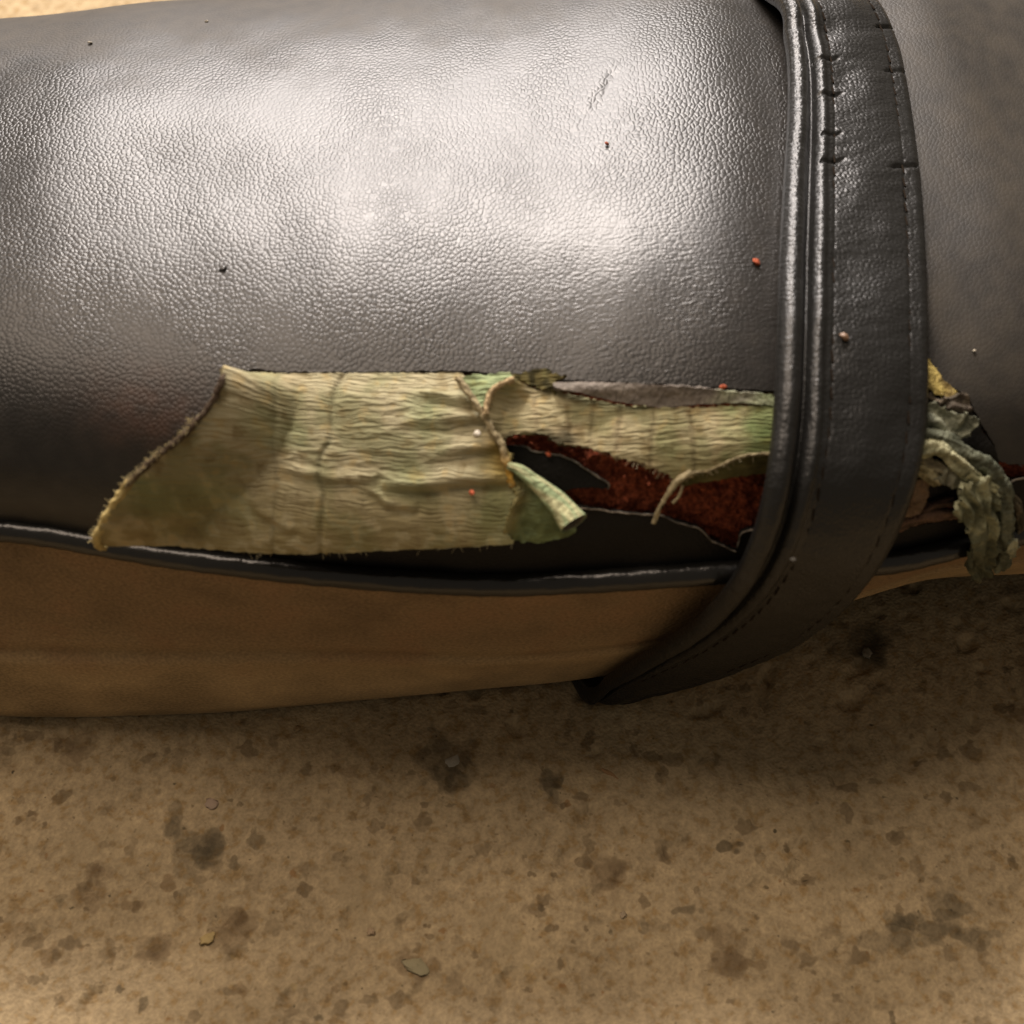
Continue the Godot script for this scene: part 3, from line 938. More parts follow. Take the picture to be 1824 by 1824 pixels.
	part("rolled_edge", sheet(smoothed(roll, 0.5, 0.15, 0.8), 0.4, roll_at, 0.9, FLAP_AT, FLAP_SIZE, roll_tint), cloth, o, "greyish brown rolled edge of cover above the pale strip")

	# green tip at the head of the split between the two flaps, and the puckered fold beside it
	var tip := [Vector2(-10.2, 40.4), Vector2(-6.6, 41.3), Vector2(-3.4, 41.6), Vector2(0.3, 41.5), Vector2(-0.5, 39.5), Vector2(-1.9, 38.3), Vector2(-3.5, 36.8), Vector2(-4.5, 34.8), Vector2(-4.7, 33.1), Vector2(-6.7, 34.8), Vector2(-8.1, 37)]
	var tip_at := func(u: float, v: float) -> Vector3:
		return raised(u, v, 1.8 + 0.7 * nz(u * 0.2, v * 0.2, 44.0) + 0.30 * nz(u * 0.12, v * 0.9, 4.0))
	var tip_tint := func(u: float, v: float) -> Color:
		var x := u + 2.0 - (v - 38.0) * 0.3 + 0.6 * nz(u * 0.3, v * 0.3)
		return Color(0.66, 0.88, 0.72).lerp(Color(0.55, 0.50, 0.28), smoothstep(1.0, 2.5, x)) * (0.95 + 0.25 * nz(u * 0.4, v * 0.6, 3.0))
	part("torn_tip", sheet(smoothed(tip, 0.45, 0.3, 0.9), 0.4, tip_at, 0.9, FLAP_AT, FLAP_SIZE, tip_tint), fabric, o, "pale green and dark tip where the two flaps part")
	var dark := [Vector2(-1.2, 41.2), Vector2(1.8, 41.5), Vector2(3.8, 41.8), Vector2(7.2, 41.9), Vector2(8.2, 40.9), Vector2(10.1, 40.3), Vector2(8.8, 39.5), Vector2(8.7, 37.3), Vector2(6.4, 38), Vector2(3.2, 39.4), Vector2(0.4, 40.3)]
	var dark_at := func(u: float, v: float) -> Vector3:
		return raised(u, v, 1.6 + 2.2 * smoothstep(8.0, 14.0, u) * smoothstep(37.0, 41.0, v) + 0.5 * nz(u * 0.35, v * 0.35, 54.0))
	part("torn_tip", sheet(smoothed(dark, 0.4, 0.45, 0.9), 0.35, dark_at, 0.8, FLAP_AT, FLAP_SIZE, func(u: float, v: float) -> Color: return Color(0.27, 0.25, 0.15).lerp(Color(0.10, 0.095, 0.06), smoothstep(-0.1, 0.4, nz(u * 0.3, v * 0.5, 12.0))).lerp(Color(0.6, 0.5, 0.3), 0.6 * smoothstep(13.2, 14.5, u) * smoothstep(38.0, 36.0, v))), fabric, o, "dark ragged tip standing at the upper edge of the tear")
	# the ridge where the big flap is gathered at the split
	var seam := []
	for p in [Vector2(-10.5, 39.9), Vector2(-7.9, 36.5), Vector2(-5.7, 33.7), Vector2(-4.5, 32.2), Vector2(-3.6, 30.4), Vector2(-2, 28.5), Vector2(-1.2, 26.1), Vector2(-0.3, 23), Vector2(0.3, 21.3)]:
		seam.append(raised(p.x, p.y, 3.6))
	var seam_tint := func(d: float, a: float) -> Color:
		return Color(0.30, 0.25, 0.15).lerp(Color(0.42, 0.25, 0.05), gauss(d - 22.0, 3.5)) * (1.0 + 0.45 * nz(d * 0.8, a, 2.0))
	part("gathered_ridge", tube(seam, func(d: float, a: float) -> float: return 0.7 + 0.35 * nz(d * 0.45, a * 0.7, 9.0), 12, 0.35, seam_tint), cloth, o)

	# green corner of the flap, curled over into a cone
	var horn := [Vector2(-0.3, 24.8), Vector2(1.5, 24.6), Vector2(3.7, 23.3), Vector2(7, 21), Vector2(10.2, 18.4), Vector2(12.5, 16.1), Vector2(12.5, 13.1), Vector2(10.9, 11.8), Vector2(6.5, 11.1), Vector2(2.2, 10.6), Vector2(-1, 12.2), Vector2(-1.5, 14.2), Vector2(-0.9, 16.3), Vector2(1.2, 19.8), Vector2(0.1, 21.8)]
	var ridge := [Vector2(-0, 21.8), Vector2(1.2, 19.8), Vector2(-0.9, 16.3), Vector2(-1.5, 14.2)]
	var valley := [Vector2(1.2, 22.9), Vector2(2.6, 19.5), Vector2(2.6, 11.3)]
	var horn_at := func(u: float, v: float) -> Vector3:
		var q := Vector2(u, v)
		return raised(u, v, 3.6 + 1.5 * gauss(near_line(q, ridge).x, 1.6) - 1.3 * gauss(near_line(q, valley).x, 1.6) + 0.35 * nz(u * 0.25, v * 0.25, 71.0) + 0.16 * nz(u * 0.3, v * 1.1, 5.0))
	var horn_tint := func(u: float, v: float) -> Color:
		var q := Vector2(u, v)
		return Color(0.52, 0.74, 0.60).lerp(Color(0.85, 0.86, 0.68), gauss(near_line(q, ridge).x, 2.2)).lerp(Color(0.9, 0.72, 0.42), 0.7 * smoothstep(6.5, 3.5, v + u * 0.6)) * (0.92 + 0.28 * nz(u * 0.4, v * 0.4, 8.0))
	part("flap_corner", sheet(smoothed(horn, 0.4, 0.22, 0.9), 0.35, horn_at, 0.8, FLAP_AT, FLAP_SIZE, horn_tint), fabric, o, "stiff green stained corner of the flap")
	var cone := []
	var bore := []
	for p in [Vector3(-0.8, 90.8, 42.7), Vector3(1.4, 90.4, 43.6), Vector3(4.1, 89.3, 45.3), Vector3(7.1, 87.9, 47.6), Vector3(9.7, 86.7, 50.2), Vector3(11.8, 85.7, 53.1)]:
		cone.append(p)
		bore.append(p)
	var cone_r := func(d: float, a: float) -> float: return (0.7 + d * 0.105) * (1.0 + 0.13 * cos(2.0 * a)) + 0.16 * nz(d * 0.25, cos(a) * 1.5, sin(a) * 1.5)
	var bore_r := func(d: float, a: float) -> float: return ((cone_r.call(d, a) as float) - 0.65) * clampf(d / 14.0, 0.05, 1.0)
	var cone_tint := func(d: float, a: float) -> Color:
		var k := nz(d * 0.12, cos(a) * 1.4, sin(a) * 1.4)
		return Color(0.25, 0.31, 0.17).lerp(Color(0.38, 0.37, 0.21), smoothstep(-0.3, 0.4, k)) * (1.0 + 0.3 * nz(d * 0.5, cos(a) * 5.0, sin(a) * 5.0))
	part("curled_corner", tube(cone, cone_r, 36, 0.4, cone_tint), cloth, o, "green edge of the flap rolled into a small open cone")
	part("curled_corner_lining", tube(bore, bore_r, 24, 0.4, func(d: float, a: float) -> Color: return Color(0.17, 0.14, 0.10)), cloth, o)
	# the strip's lower edge curls under, and a ragged tongue hangs from it over the foam
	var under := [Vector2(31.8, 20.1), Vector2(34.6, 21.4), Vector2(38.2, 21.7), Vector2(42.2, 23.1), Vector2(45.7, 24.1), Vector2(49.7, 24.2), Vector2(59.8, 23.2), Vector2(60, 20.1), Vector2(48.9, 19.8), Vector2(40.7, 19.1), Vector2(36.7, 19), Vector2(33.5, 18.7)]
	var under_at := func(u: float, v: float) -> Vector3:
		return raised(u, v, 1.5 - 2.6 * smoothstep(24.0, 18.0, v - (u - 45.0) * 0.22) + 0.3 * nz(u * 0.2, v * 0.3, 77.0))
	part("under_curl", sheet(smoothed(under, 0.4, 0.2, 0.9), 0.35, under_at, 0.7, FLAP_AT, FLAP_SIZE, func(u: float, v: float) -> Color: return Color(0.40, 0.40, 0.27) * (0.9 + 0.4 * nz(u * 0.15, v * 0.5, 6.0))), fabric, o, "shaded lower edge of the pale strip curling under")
	var prongs := [[[Vector2(34.7, 21.4), Vector2(32.9, 20.7), Vector2(31.7, 19.8), Vector2(30.2, 17.7), Vector2(28.7, 15.4), Vector2(28.1, 13.8), Vector2(27.7, 12.5)], 1.0], [[Vector2(33, 19.3), Vector2(32.6, 17.8), Vector2(32, 16.8), Vector2(31.2, 16.1)], 0.55], [[Vector2(31.8, 20.4), Vector2(31, 20), Vector2(31, 19.2)], 0.35], [[Vector2(34.7, 21.4), Vector2(38.1, 21.7), Vector2(42.1, 23.1), Vector2(45.5, 24), Vector2(50, 24.1)], 0.6]]
	for q in prongs:
		var path := []
		for p in q[0]:
			path.append(raised(p.x, p.y, 2.0))
		var size: float = q[1]
		var prong_r := func(d: float, a: float) -> float: return size * (maxf(0.42, 0.95 - d * 0.07) if size > 0.9 else 0.55) + 0.22 * size * nz(d * 0.6, a, size * 9.0)
		part("torn_tongue", tube(path, prong_r, 12, 0.35, func(d: float, a: float) -> Color: return Color(0.33, 0.28, 0.17) * (1.0 + 0.45 * nz(d * 0.6, a))), cloth, o, "thin ragged tongue of backing hanging over the foam" if size > 0.9 else "")


func edging(o: Node3D, line: Array, h: float, r: float) -> void:      # the pale raw edge where the black leather tore
	var path := []
	for p in smoothed(line, 1.2, 0.25, 0.9, false):
		path.append(raised(p.x, p.y, h))
	part("raw_edge", tube(path, func(d: float, a: float) -> float: return r * 0.75 + 0.10 * nz(d * 0.9, a, r * 40.0), 8, 0.4, func(d: float, a: float) -> Color: return Color(0.21, 0.185, 0.155) * (1.0 + 0.9 * nz(d * 0.35, 3.0))), cloth, o, "pale raw edge of the torn black leather")


func hair(st: SurfaceTool, a: Vector3, b: Vector3, c: Vector3, r: float) -> void:
	var p := [a, b, c]
	for s in 2:
		var q0: Vector3 = p[s] * MM
		var q1: Vector3 = p[s + 1] * MM
		var t := (q1 - q0).normalized()
		var x := t.cross(Vector3(0.3, 0.5, 0.8)).normalized() * r * MM
		var y := t.cross(x)
		var ring := [x, -0.5 * x + 0.87 * y, -0.5 * x - 0.87 * y]
		for k in 3:
			var m: Vector3 = ring[k]
			var n: Vector3 = ring[(k + 1) % 3]
			for vtx in [q0 + m, q1 + m, q0 + n, q0 + n, q1 + m, q1 + n]:
				st.add_vertex(vtx)


# ---------------------------------------------------------------- beyond the strap the torn cover is bunched up
func make_crumple(o: Node3D) -> void:
	var lining := [Vector2(77.4, 39.6), Vector2(83.5, 39.1), Vector2(88.8, 33.7), Vector2(92.6, 29), Vector2(94.7, 24.7), Vector2(97.4, 20.4), Vector2(99.3, 15.2), Vector2(99.7, 10), Vector2(90, 10.2), Vector2(77.7, 12.6)]
	part("bunched_lining", sheet(smoothed(lining, 0.6, 0.2, 0.8), 0.6, func(u: float, v: float) -> Vector3: return raised(u, v, -0.4 + 0.8 * nz(u * 0.15, v * 0.15, 90.0)), 0.8, COVER_AT, COVER_SIZE), shaded_leather, o)
	# outline, height, height of the wrinkles, direction across them, two colours
	var pieces := [
		[[Vector2(77, 42.3), Vector2(83.4, 41.2), Vector2(84.3, 40.1), Vector2(85.5, 38.4), Vector2(86.7, 36.2), Vector2(88.7, 33.9), Vector2(89.5, 33.3), Vector2(87, 33.1), Vector2(84.8, 34), Vector2(83.2, 35.3), Vector2(76.3, 35.8)], 0.8, 0.5, Vector2(0.6, 0.4), Color(0.42, 0.33, 0.11), Color(0.20, 0.15, 0.06)],
		[[Vector2(75.5, 34.7), Vector2(81.7, 34.3), Vector2(84, 33.1), Vector2(86.7, 32.4), Vector2(89, 33.1), Vector2(90.5, 32.5), Vector2(91.1, 29.4), Vector2(89.4, 29.3), Vector2(87.2, 30.3), Vector2(84.8, 31.8), Vector2(82, 33.1), Vector2(75.4, 33.2)], 2.4, 0.8, Vector2(-0.25, 0.8), Color(0.14, 0.115, 0.085), Color(0.07, 0.058, 0.045)],
		[[Vector2(75.4, 32.2), Vector2(81.4, 31.9), Vector2(83.4, 32.2), Vector2(86.1, 30.1), Vector2(87.7, 29.4), Vector2(89.9, 29.2), Vector2(92.1, 27.2), Vector2(91.3, 25.5), Vector2(89.3, 25.3), Vector2(87, 26.1), Vector2(83.7, 27), Vector2(81.7, 28), Vector2(75.2, 28.7)], 2.2, 1.3, Vector2(0.35, 0.7), Color(0.25, 0.26, 0.19), Color(0.11, 0.115, 0.085)],
		[[Vector2(82.6, 18.7), Vector2(84.9, 19.5), Vector2(86.5, 20.3), Vector2(88.2, 18.8), Vector2(89.8, 16.6), Vector2(88.2, 16.1), Vector2(85.1, 17)], 4.2, 0.5, Vector2(0.7, 0.3), Color(0.15, 0.145, 0.10), Color(0.09, 0.085, 0.06)],
		[[Vector2(86.8, 12.8), Vector2(88.4, 15), Vector2(87.4, 16.9), Vector2(90.6, 17.1), Vector2(92.2, 17.8), Vector2(94.5, 16.6), Vector2(95.9, 13.3), Vector2(96.3, 8.6), Vector2(97.3, 4.1), Vector2(100, -7.1), Vector2(98.4, -11), Vector2(94.5, -6.5), Vector2(92.7, 1.9), Vector2(91, 6.7), Vector2(89.4, 9.3), Vector2(87.1, 11.7)], 5.6, 1.4, Vector2(0.85, 0.16), Color(0.34, 0.345, 0.22), Color(0.14, 0.145, 0.09)],
		[[Vector2(102.7, -5.8), Vector2(101.7, -0), Vector2(103.8, -0.1), Vector2(104.6, -2.5), Vector2(104.3, -5)], 5.0, 0.5, Vector2(0.6, 0.5), Color(0.36, 0.36, 0.25), Color(0.20, 0.20, 0.13)],
		[[Vector2(78.6, 10.9), Vector2(79.4, 15.7), Vector2(79.7, 18.3), Vector2(83.1, 17.1), Vector2(82.8, 13.4), Vector2(81.8, 11.1)], 1.6, 0.4, Vector2(0.4, 0.3), Color(0.20, 0.135, 0.085), Color(0.12, 0.08, 0.05)],
	]
	var s := 0.0
	for p in pieces:
		s += 1.37
		var own := s
		var base: float = p[1]
		var amp: float = p[2]
		var dir: Vector2 = p[3]
		var at := func(u: float, v: float) -> Vector3:
			var w := Vector2(u, v) + Vector2(nz(u * 0.12, v * 0.12, own), nz(u * 0.12, v * 0.12, own + 20.0)) * 2.2
			var x := w.dot(dir) * 0.42 + own
			var a := 1.0 - absf(2.0 * (x - floorf(x)) - 1.0)
			var b := 1.0 - 2.0 * absf(nz(w.x * 0.26, w.y * 0.26, own * 3.0))
			return raised(u, v, base + amp * (1.1 * smoothstep(0.0, 1.0, a) + 0.35 * b - 0.7) + 0.10 * nz(u * 1.3, v * 1.3, own))
		var tint := func(u: float, v: float) -> Color:
			var k := smoothstep(-0.3, 0.35, nz(u * 0.2, v * 0.2, own * 5.0) + 0.35 * nz(u * 0.8, v * 0.8, own))
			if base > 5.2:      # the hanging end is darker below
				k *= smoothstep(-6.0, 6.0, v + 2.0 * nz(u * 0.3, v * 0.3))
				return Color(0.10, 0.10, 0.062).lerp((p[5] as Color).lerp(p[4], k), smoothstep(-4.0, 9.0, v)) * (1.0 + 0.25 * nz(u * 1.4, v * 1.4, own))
			return (p[5] as Color).lerp(p[4], k) * (1.0 + 0.25 * nz(u * 1.4, v * 1.4, own))
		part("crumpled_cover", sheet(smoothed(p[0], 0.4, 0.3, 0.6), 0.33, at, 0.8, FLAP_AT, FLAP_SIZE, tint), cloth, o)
	# long rounded folds running from under the strap: path, height, radius, two colours
	var folds := [
		[[Vector2(76, 24), Vector2(80, 24.3), Vector2(82.8, 24.3), Vector2(85.4, 22.8), Vector2(88.1, 20.2), Vector2(90.7, 17.3), Vector2(92.9, 14.6)], 3.6, 1.75, Color(0.42, 0.41, 0.26), Color(0.26, 0.26, 0.16)],
		[[Vector2(80, 26.7), Vector2(83.7, 25.6), Vector2(86.6, 24.2), Vector2(89.4, 21.9), Vector2(92.3, 19.8), Vector2(95.3, 17.3), Vector2(97.1, 14.9), Vector2(98.9, 10.7), Vector2(100.3, 4.1), Vector2(103.3, -5.7), Vector2(103.9, -11.3)], 3.0, 1.7, Color(0.15, 0.16, 0.115), Color(0.08, 0.085, 0.06)],
		[[Vector2(77.7, 23.2), Vector2(80.1, 22.6), Vector2(82.5, 21.4), Vector2(85.4, 19.4)], 2.6, 1.1, Color(0.25, 0.22, 0.14), Color(0.15, 0.13, 0.085)],
		[[Vector2(76.8, 21.9), Vector2(79.7, 21), Vector2(82.1, 19.3), Vector2(84.4, 17.7)], 2.6, 1.3, Color(0.33, 0.29, 0.17), Color(0.18, 0.16, 0.09)],
		[[Vector2(89.2, 18.8), Vector2(91.8, 16.7), Vector2(94.3, 15.1), Vector2(95.7, 14.3)], 4.6, 0.9, Color(0.36, 0.36, 0.22), Color(0.22, 0.22, 0.13)],
		[[Vector2(76.8, 8.2), Vector2(80.2, 9.1), Vector2(83.7, 9.7), Vector2(89.8, 8.6), Vector2(93.6, 7.2)], 0.6, 1.2, Color(0.13, 0.08, 0.055), Color(0.06, 0.042, 0.03)],
		[[Vector2(89.3, 11.6), Vector2(84.5, 11.5), Vector2(82.5, 9.4)], 0.4, 0.9, Color(0.09, 0.055, 0.04), Color(0.05, 0.035, 0.025)],
		[[Vector2(100.3, 10.4), Vector2(103.4, 7), Vector2(105.3, 1.8), Vector2(105.9, -3.9)], 1.4, 1.0, Color(0.11, 0.09, 0.06), Color(0.05, 0.045, 0.03)],
	]
	for f in folds:
		s += 2.11
		var own := s
		var size: float = f[2]
		var path := []
		for q in f[0]:
			path.append(raised(q.x, q.y, f[1]))
		var fold_r := func(d: float, a: float) -> float: return size * (1.0 + 0.38 * nz(d * 0.16, cos(a) * 1.2, sin(a) * 1.2 + own) + 0.22 * nz(d * 0.10, cos(a) * 3.0, sin(a) * 3.0 + own) - 0.30 * absf(nz(d * 0.55, cos(a) * 0.8, sin(a) * 0.8 + own)) + 0.12)
		var fold_tint := func(d: float, a: float) -> Color:
			return (f[4] as Color).lerp(f[3], smoothstep(-0.35, 0.3, nz(d * 0.2, cos(a), sin(a) + own))) * (1.0 + 0.3 * nz(d * 1.3, a, own))
		part("cover_fold", tube(path, fold_r, 20, 0.4, fold_tint), cloth, o)


# ---------------------------------------------------------------- the strap
const PROFILE := [[0.0, -1.2], [-0.012, -0.2], [-0.008, 1.0], [0.02, 2.1], [0.065, 2.7], [0.11, 2.2], [0.145, 1.0], [0.165, -0.3], [0.178, -0.5], [0.19, -0.2], [0.205, 1.0], [0.235, 1.9], [0.265, 2.0], [0.295, 1.45], [0.325, 1.36], [0.34, 1.24], [0.355, 1.30], [0.42, 1.46], [0.50, 1.72], [0.60, 1.82], [0.72, 1.72], [0.81, 1.52], [0.84, 1.42], [0.855, 1.24], [0.87, 1.26], [0.905, 1.27], [0.945, 1.25], [0.98, 0.7], [1.0, 0.0], [0.998, -0.9], [0.98, -1.3]]


func make_strap(o: Node3D) -> void:
	var left := [Vector3(48, 30, -150), Vector3(50, 92, -140)]
	var right := [Vector3(92, 30, -152), Vector3(90, 92, -142)]
	left.append_array([Vector3(62.4, 115.5, -87.6), Vector3(63.2, 115.7, -69.6), Vector3(62.4, 114.4, -55.0), Vector3(60.2, 112.8, -37.6), Vector3(57.1, 111.1, -17.5), Vector3(54.1, 108.6, 3.6), Vector3(52.0, 105.0, 21.7), Vector3(50.2, 98.6, 37.7), Vector3(48.4, 91.7, 48.0), Vector3(46.4, 81.1, 53.0), Vector3(43.5, 68.7, 54.0), Vector3(38.8, 52.6, 50.5), Vector3(32.0, 35.3, 45.0), Vector3(23.2, 15.1, 38.0), Vector3(17.3, 3.5, 33.5)])
	right.append_array([Vector3(90.1, 109.3, -98.6), Vector3(91.8, 109.4, -80.2), Vector3(91.4, 108.6, -64.4), Vector3(90.2, 107.2, -45.9), Vector3(88.5, 105.8, -26.8), Vector3(85.8, 103.0, -3.3), Vector3(83.1, 99.4, 16.8), Vector3(81.2, 92.4, 33.6), Vector3(77.9, 85.2, 45.0), Vector3(74.4, 72.6, 50.0), Vector3(69.7, 57.4, 50.0), Vector3(63.4, 41.6, 47.0), Vector3(52.8, 25.7, 43.0), Vector3(35.4, 9.2, 38.0), Vector3(24.4, 1.5, 33.9)])
	left.append(Vector3(8, 3, 12))
	right.append(Vector3(16, 1.5, 12))
	var rows := []
	var lengths := PackedFloat32Array()
	var total := 0.0
	var n := left.size()
	var prev := Vector3.ZERO
	for i in n - 1:
		var steps := maxi(2, int((left[i] as Vector3).distance_to(left[i + 1]) / 0.6))
		for k in steps + (1 if i == n - 2 else 0):
			var t := float(k) / steps
			var l: Vector3 = (left[i] as Vector3).cubic_interpolate(left[i + 1], left[maxi(i - 1, 0)], left[mini(i + 2, n - 1)], t)
			var r: Vector3 = (right[i] as Vector3).cubic_interpolate(right[i + 1], right[maxi(i - 1, 0)], right[mini(i + 2, n - 1)], t)
			var c := (l + r) * 0.5
			if rows.size():
				total += c.distance_to(prev)
			prev = c
			rows.append([l, r])
			lengths.append(total)
	# normals, evened out along the strap
	var normals := PackedVector3Array()
	for i in rows.size():
		var a: Vector3 = (rows[mini(i + 4, rows.size() - 1)][0] + rows[mini(i + 4, rows.size() - 1)][1]) * 0.5
		var b: Vector3 = (rows[maxi(i - 4, 0)][0] + rows[maxi(i - 4, 0)][1]) * 0.5
		normals.append((a - b).cross(rows[i][1] - rows[i][0]).normalized())
	var nicks := [[[Vector3(71.5, 111.3, -87.6)][0], 0.20, 0.36], [[Vector3(71.6, 111.4, -62.8)][0], 0.22, 0.38], [[Vector3(70.3, 111.2, -50.5)][0], 0.21, 0.38], [[Vector3(89.1, 109.9, -82.4)][0], 0.84, 1.0], [[Vector3(88.4, 109.6, -65.1)][0], 0.84, 1.0], [[Vector3(84.5, 107.7, -30.3)][0], 0.80, 0.95], [[Vector3(68.6, 110.6, -36.6)][0], 0.26, 0.36], [[Vector3(67.4, 110.2, -27.5)][0], 0.26, 0.37]]
	var spots := []
	for q in nicks:
		var best := 0
		for i in rows.size():
			var c: Vector3 = (rows[i][0] as Vector3).lerp(rows[i][1], (q[1] + q[2]) * 0.5)
			if c.distance_to(q[0]) < ((rows[best][0] as Vector3).lerp(rows[best][1], (q[1] + q[2]) * 0.5)).distance_to(q[0]):
				best = i
		spots.append(lengths[best])
	var w := []
	var h := []
	for i in PROFILE.size() - 1:
		for k in 3:
			w.append(lerpf(PROFILE[i][0], PROFILE[i + 1][0], k / 3.0))
			var hp: float = cubic_interpolate(PROFILE[i][1], PROFILE[i + 1][1], PROFILE[maxi(i - 1, 0)][1], PROFILE[mini(i + 2, PROFILE.size() - 1)][1], k / 3.0)
			h.append(hp)
	var m := w.size()
	var v := PackedVector3Array()
	var uv := PackedVector2Array()
	var col := PackedColorArray()
	var idx := PackedInt32Array()
	for i in rows.size():
		for k in m + 1:
			var kk := k % m
			var up: float = h[kk]
			var s := lengths[i]
			if up > 0.2:
				var pull := 0.5 + 0.5 * cos(TAU * s / 3.7)
				up -= 0.10 * pull * (gauss(w[kk] - 0.34, 0.018) + gauss(w[kk] - 0.855, 0.018))
				up += 0.35 * nz(s * 0.05, w[kk] * 2.5, 3.0) + 0.10 * nz(s * 0.3, w[kk] * 4.0, 5.0)
				for q in spots.size():
					var d: float = s - spots[q] + (w[kk] - nicks[q][1]) * 3.0
					if absf(d) < 3.0 and w[kk] > nicks[q][1] - 0.03 and w[kk] < nicks[q][2] + 0.03:
						up -= 0.8 * gauss(d, 0.45)
			v.append(((rows[i][0] as Vector3).lerp(rows[i][1], w[kk]) + normals[i] * up) * MM)
			uv.append(Vector2(s / 34.0, w[kk]))
			var worn := 0.5 * (gauss(w[kk] - 0.34, 0.03) + gauss(w[kk] - 0.855, 0.03)) * (0.6 + nz(s * 0.15, w[kk] * 6.0, 8.0)) + 0.25 * maxf(0.0, nz(s * 0.04, w[kk] * 2.0, 4.0))
			col.append(Color(1, 1, 1).lerp(Color(2.6, 1.9, 1.4), clampf(worn, 0.0, 1.0)))
	for i in rows.size() - 1:
		for k in m:
			var a := i * (m + 1) + k
			idx.append_array(PackedInt32Array([a, a + 1, a + m + 1, a + 1, a + m + 2, a + m + 1]))
	var skin: StandardMaterial3D = plain_leather.duplicate()
	skin.vertex_color_use_as_albedo = true
	skin.roughness = 0.40
	skin.metallic_specular = 0.46
	skin.albedo_color = Color(0.010, 0.0098, 0.009).linear_to_srgb()
	var strap := part("strap", shaded(v, uv, col, idx), skin, o, "black stitched leather strap with a double welted edge wrapped round the seat")
	# stitches in the two grooves
	var st := CapsuleMesh.new()
	st.radius = 0.24 * MM
	st.height = 2.7 * MM
	st.radial_segments = 8
	st.rings = 3
	for side in [0.34, 0.855]:
		var next := 60.0
		for i in range(6, rows.size() - 6):
			if lengths[i] < next or lengths[i] > total - 40.0:
				continue
			next = lengths[i] + 3.7
			var p: Vector3 = (rows[i][0] as Vector3).lerp(rows[i][1], side) + normals[i] * 1.10
			var ahead: Vector3 = (rows[i + 3][0] as Vector3).lerp(rows[i + 3][1], side) + normals[i + 3] * 1.10
			var y: Vector3 = ((ahead - p).normalized() + (rows[i][1] - rows[i][0]).normalized() * 0.16).normalized()
			var x: Vector3 = y.cross(normals[i]).normalized()
			var one := part("stitch", st, thread, strap)
			one.transform = Transform3D(Basis(x, y, x.cross(y)), p * MM)


# ---------------------------------------------------------------- crumbs and grit
func crumb(called: String, at: Vector3, size: Vector3, color: Color, label: String, category: String, group: String, rough := 0.85) -> void:
	var o := part(called, lump(size, at.x + at.z, 0.22), mat(color, rough), self)
	o.position = at * MM
	o.rotation = Vector3(rng.randf() * 0.4, rng.randf() * TAU, rng.randf() * 0.4)
	tag(o, label, category, group)


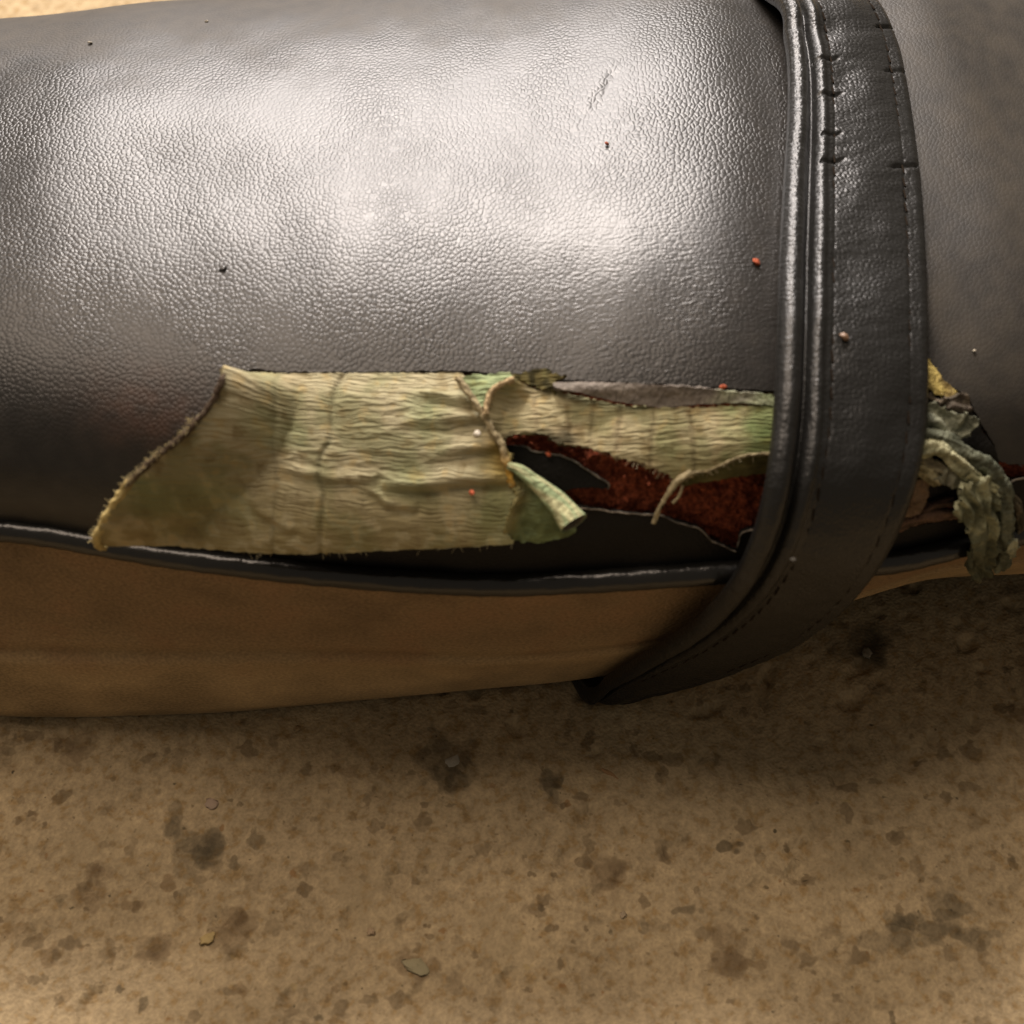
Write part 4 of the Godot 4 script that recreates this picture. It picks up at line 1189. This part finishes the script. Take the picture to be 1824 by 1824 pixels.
func make_crumbs() -> void:
	var red := Color(0.40, 0.085, 0.032)
	var bits := "orange crumbs of seat foam"
	crumb("foam_crumb", [Vector3(49.7, 106.9, 0.8)][0], Vector3(1.7, 1.1, 1.3), red, "bright orange foam crumb on the smooth leather just left of the strap", "crumb", bits)
	crumb("foam_crumb", [Vector3(20.6, 110.7, -35.3)][0], Vector3(1.0, 0.7, 0.8), red * 0.6, "dull orange foam crumb below the scratches on the leather crown", "crumb", bits)
	crumb("foam_crumb", [Vector3(-7.8, 86.9, 46.2)][0], Vector3(1.5, 0.9, 1.0), red, "orange foam crumb lying on the khaki flap", "crumb", bits)
	crumb("foam_crumb", [Vector3(7.1, 89.3, 38.2)][0], Vector3(1.1, 0.8, 0.9), red, "orange foam crumb on the edge of the pointed black scrap", "crumb", bits)
	crumb("foam_crumb", [Vector3(41.0, 99.0, 29.4)][0], Vector3(1.3, 0.8, 0.9), red, "orange foam crumb on the grey rolled edge left of the strap", "crumb", bits)
	var grit := "pale grit on the leather"
	crumb("grit_speck", [Vector3(-101.5, 107.3, -82.3)][0], Vector3(1.1, 0.6, 0.9), Color(0.26, 0.235, 0.19), "pale grit speck near the far left edge of the leather, leftmost", "grit", grit)
	crumb("grit_speck", [Vector3(-75.6, 105.3, -95.6)][0], Vector3(0.9, 0.5, 0.8), Color(0.26, 0.235, 0.19), "pale grit speck near the far left edge of the leather, closest to that edge", "grit", grit)
	crumb("grit_speck", [Vector3(-59.4, 104.0, -0.7)][0], Vector3(1.5, 0.7, 1.1), Color(0.06, 0.058, 0.055), "small black blister like speck at the lower rim of the bright sheen", "grit", grit, 0.25)
	crumb("grit_speck", [Vector3(93.6, 95.6, 15.1)][0], Vector3(0.7, 0.4, 0.6), Color(0.34, 0.30, 0.23), "pale grit speck on the leather right of the strap", "grit", grit)
	crumb("grit_speck", [Vector3(65.0, 104.5, 21.0)][0], Vector3(2.0, 1.2, 1.5), Color(0.20, 0.12, 0.07), "brown speck of grime stuck on the middle of the strap", "grit", "specks on the strap", 0.5)
	crumb("grit_speck", [Vector3(53.7, 80.3, 57.5)][0], Vector3(1.1, 0.5, 0.9), Color(0.11, 0.105, 0.095), "pale fleck on the lower part of the strap", "grit", "specks on the strap")
	crumb("white_bead", [Vector3(-6.7, 95.0, 38.4)][0], Vector3(1.5, 1.3, 1.5), Color(0.60, 0.55, 0.46), "small white bead lying on the khaki flap beside the gathered ridge", "bead", "")
	var chips := "stone chips on the concrete floor"
	crumb("stone_chip", [Vector3(-65.2, -0.4, 95.6)][0], Vector3(3.9, 1.4, 2.6), Color(0.370, 0.274, 0.118), "large yellow stone chip on the floor, lower left", "stone chip", chips)
	crumb("stone_chip", [Vector3(-20.2, -0.4, 102.0)][0], Vector3(6.0, 1.2, 3.6), Color(0.266, 0.229, 0.133), "flat pale stone chip on the floor, low in the middle", "stone chip", chips)
	crumb("stone_chip", [Vector3(-13.9, -0.4, 51.5)][0], Vector3(3.8, 1.3, 3.2), Color(0.266, 0.237, 0.185), "grey white stone chip in the middle of a dark ring stain", "stone chip", chips)
	crumb("stone_chip", [Vector3(88.0, -0.4, 19.7)][0], Vector3(4.0, 1.2, 2.6), Color(0.237, 0.207, 0.155), "pale stone chip in the shade right of the strap", "stone chip", chips)
	crumb("stone_chip", [Vector3(-68.7, -0.4, 62.6)][0], Vector3(3.2, 1.0, 2.6), Color(0.311, 0.229, 0.163), "pinkish stone chip on the floor above the dark smears at the left", "stone chip", chips)
	crumb("stone_chip", [Vector3(23.0, -0.4, 54.8)][0], Vector3(1.0, 0.8, 5.0), Color(0.281, 0.163, 0.074), "thin orange brown splinter shaped chip below the strap", "stone chip", chips)
	crumb("stone_chip", [Vector3(-30.4, -0.4, 94.1)][0], Vector3(2.0, 1.0, 1.6), Color(0.311, 0.222, 0.133), "small brown stone chip left of the flat pale chip", "stone chip", chips)
	crumb("stone_chip", [Vector3(-51.1, -0.4, 42.1)][0], Vector3(2.0, 0.9, 1.6), Color(0.296, 0.207, 0.104), "small orange stone chip just below the brown side of the seat", "stone chip", chips)
	crumb("stone_chip", [Vector3(24.1, -0.4, 90.2)][0], Vector3(1.6, 0.9, 1.3), Color(0.296, 0.229, 0.148), "small tan stone chip below the middle of the floor, right of the seat's shadow rim", "stone chip", chips)
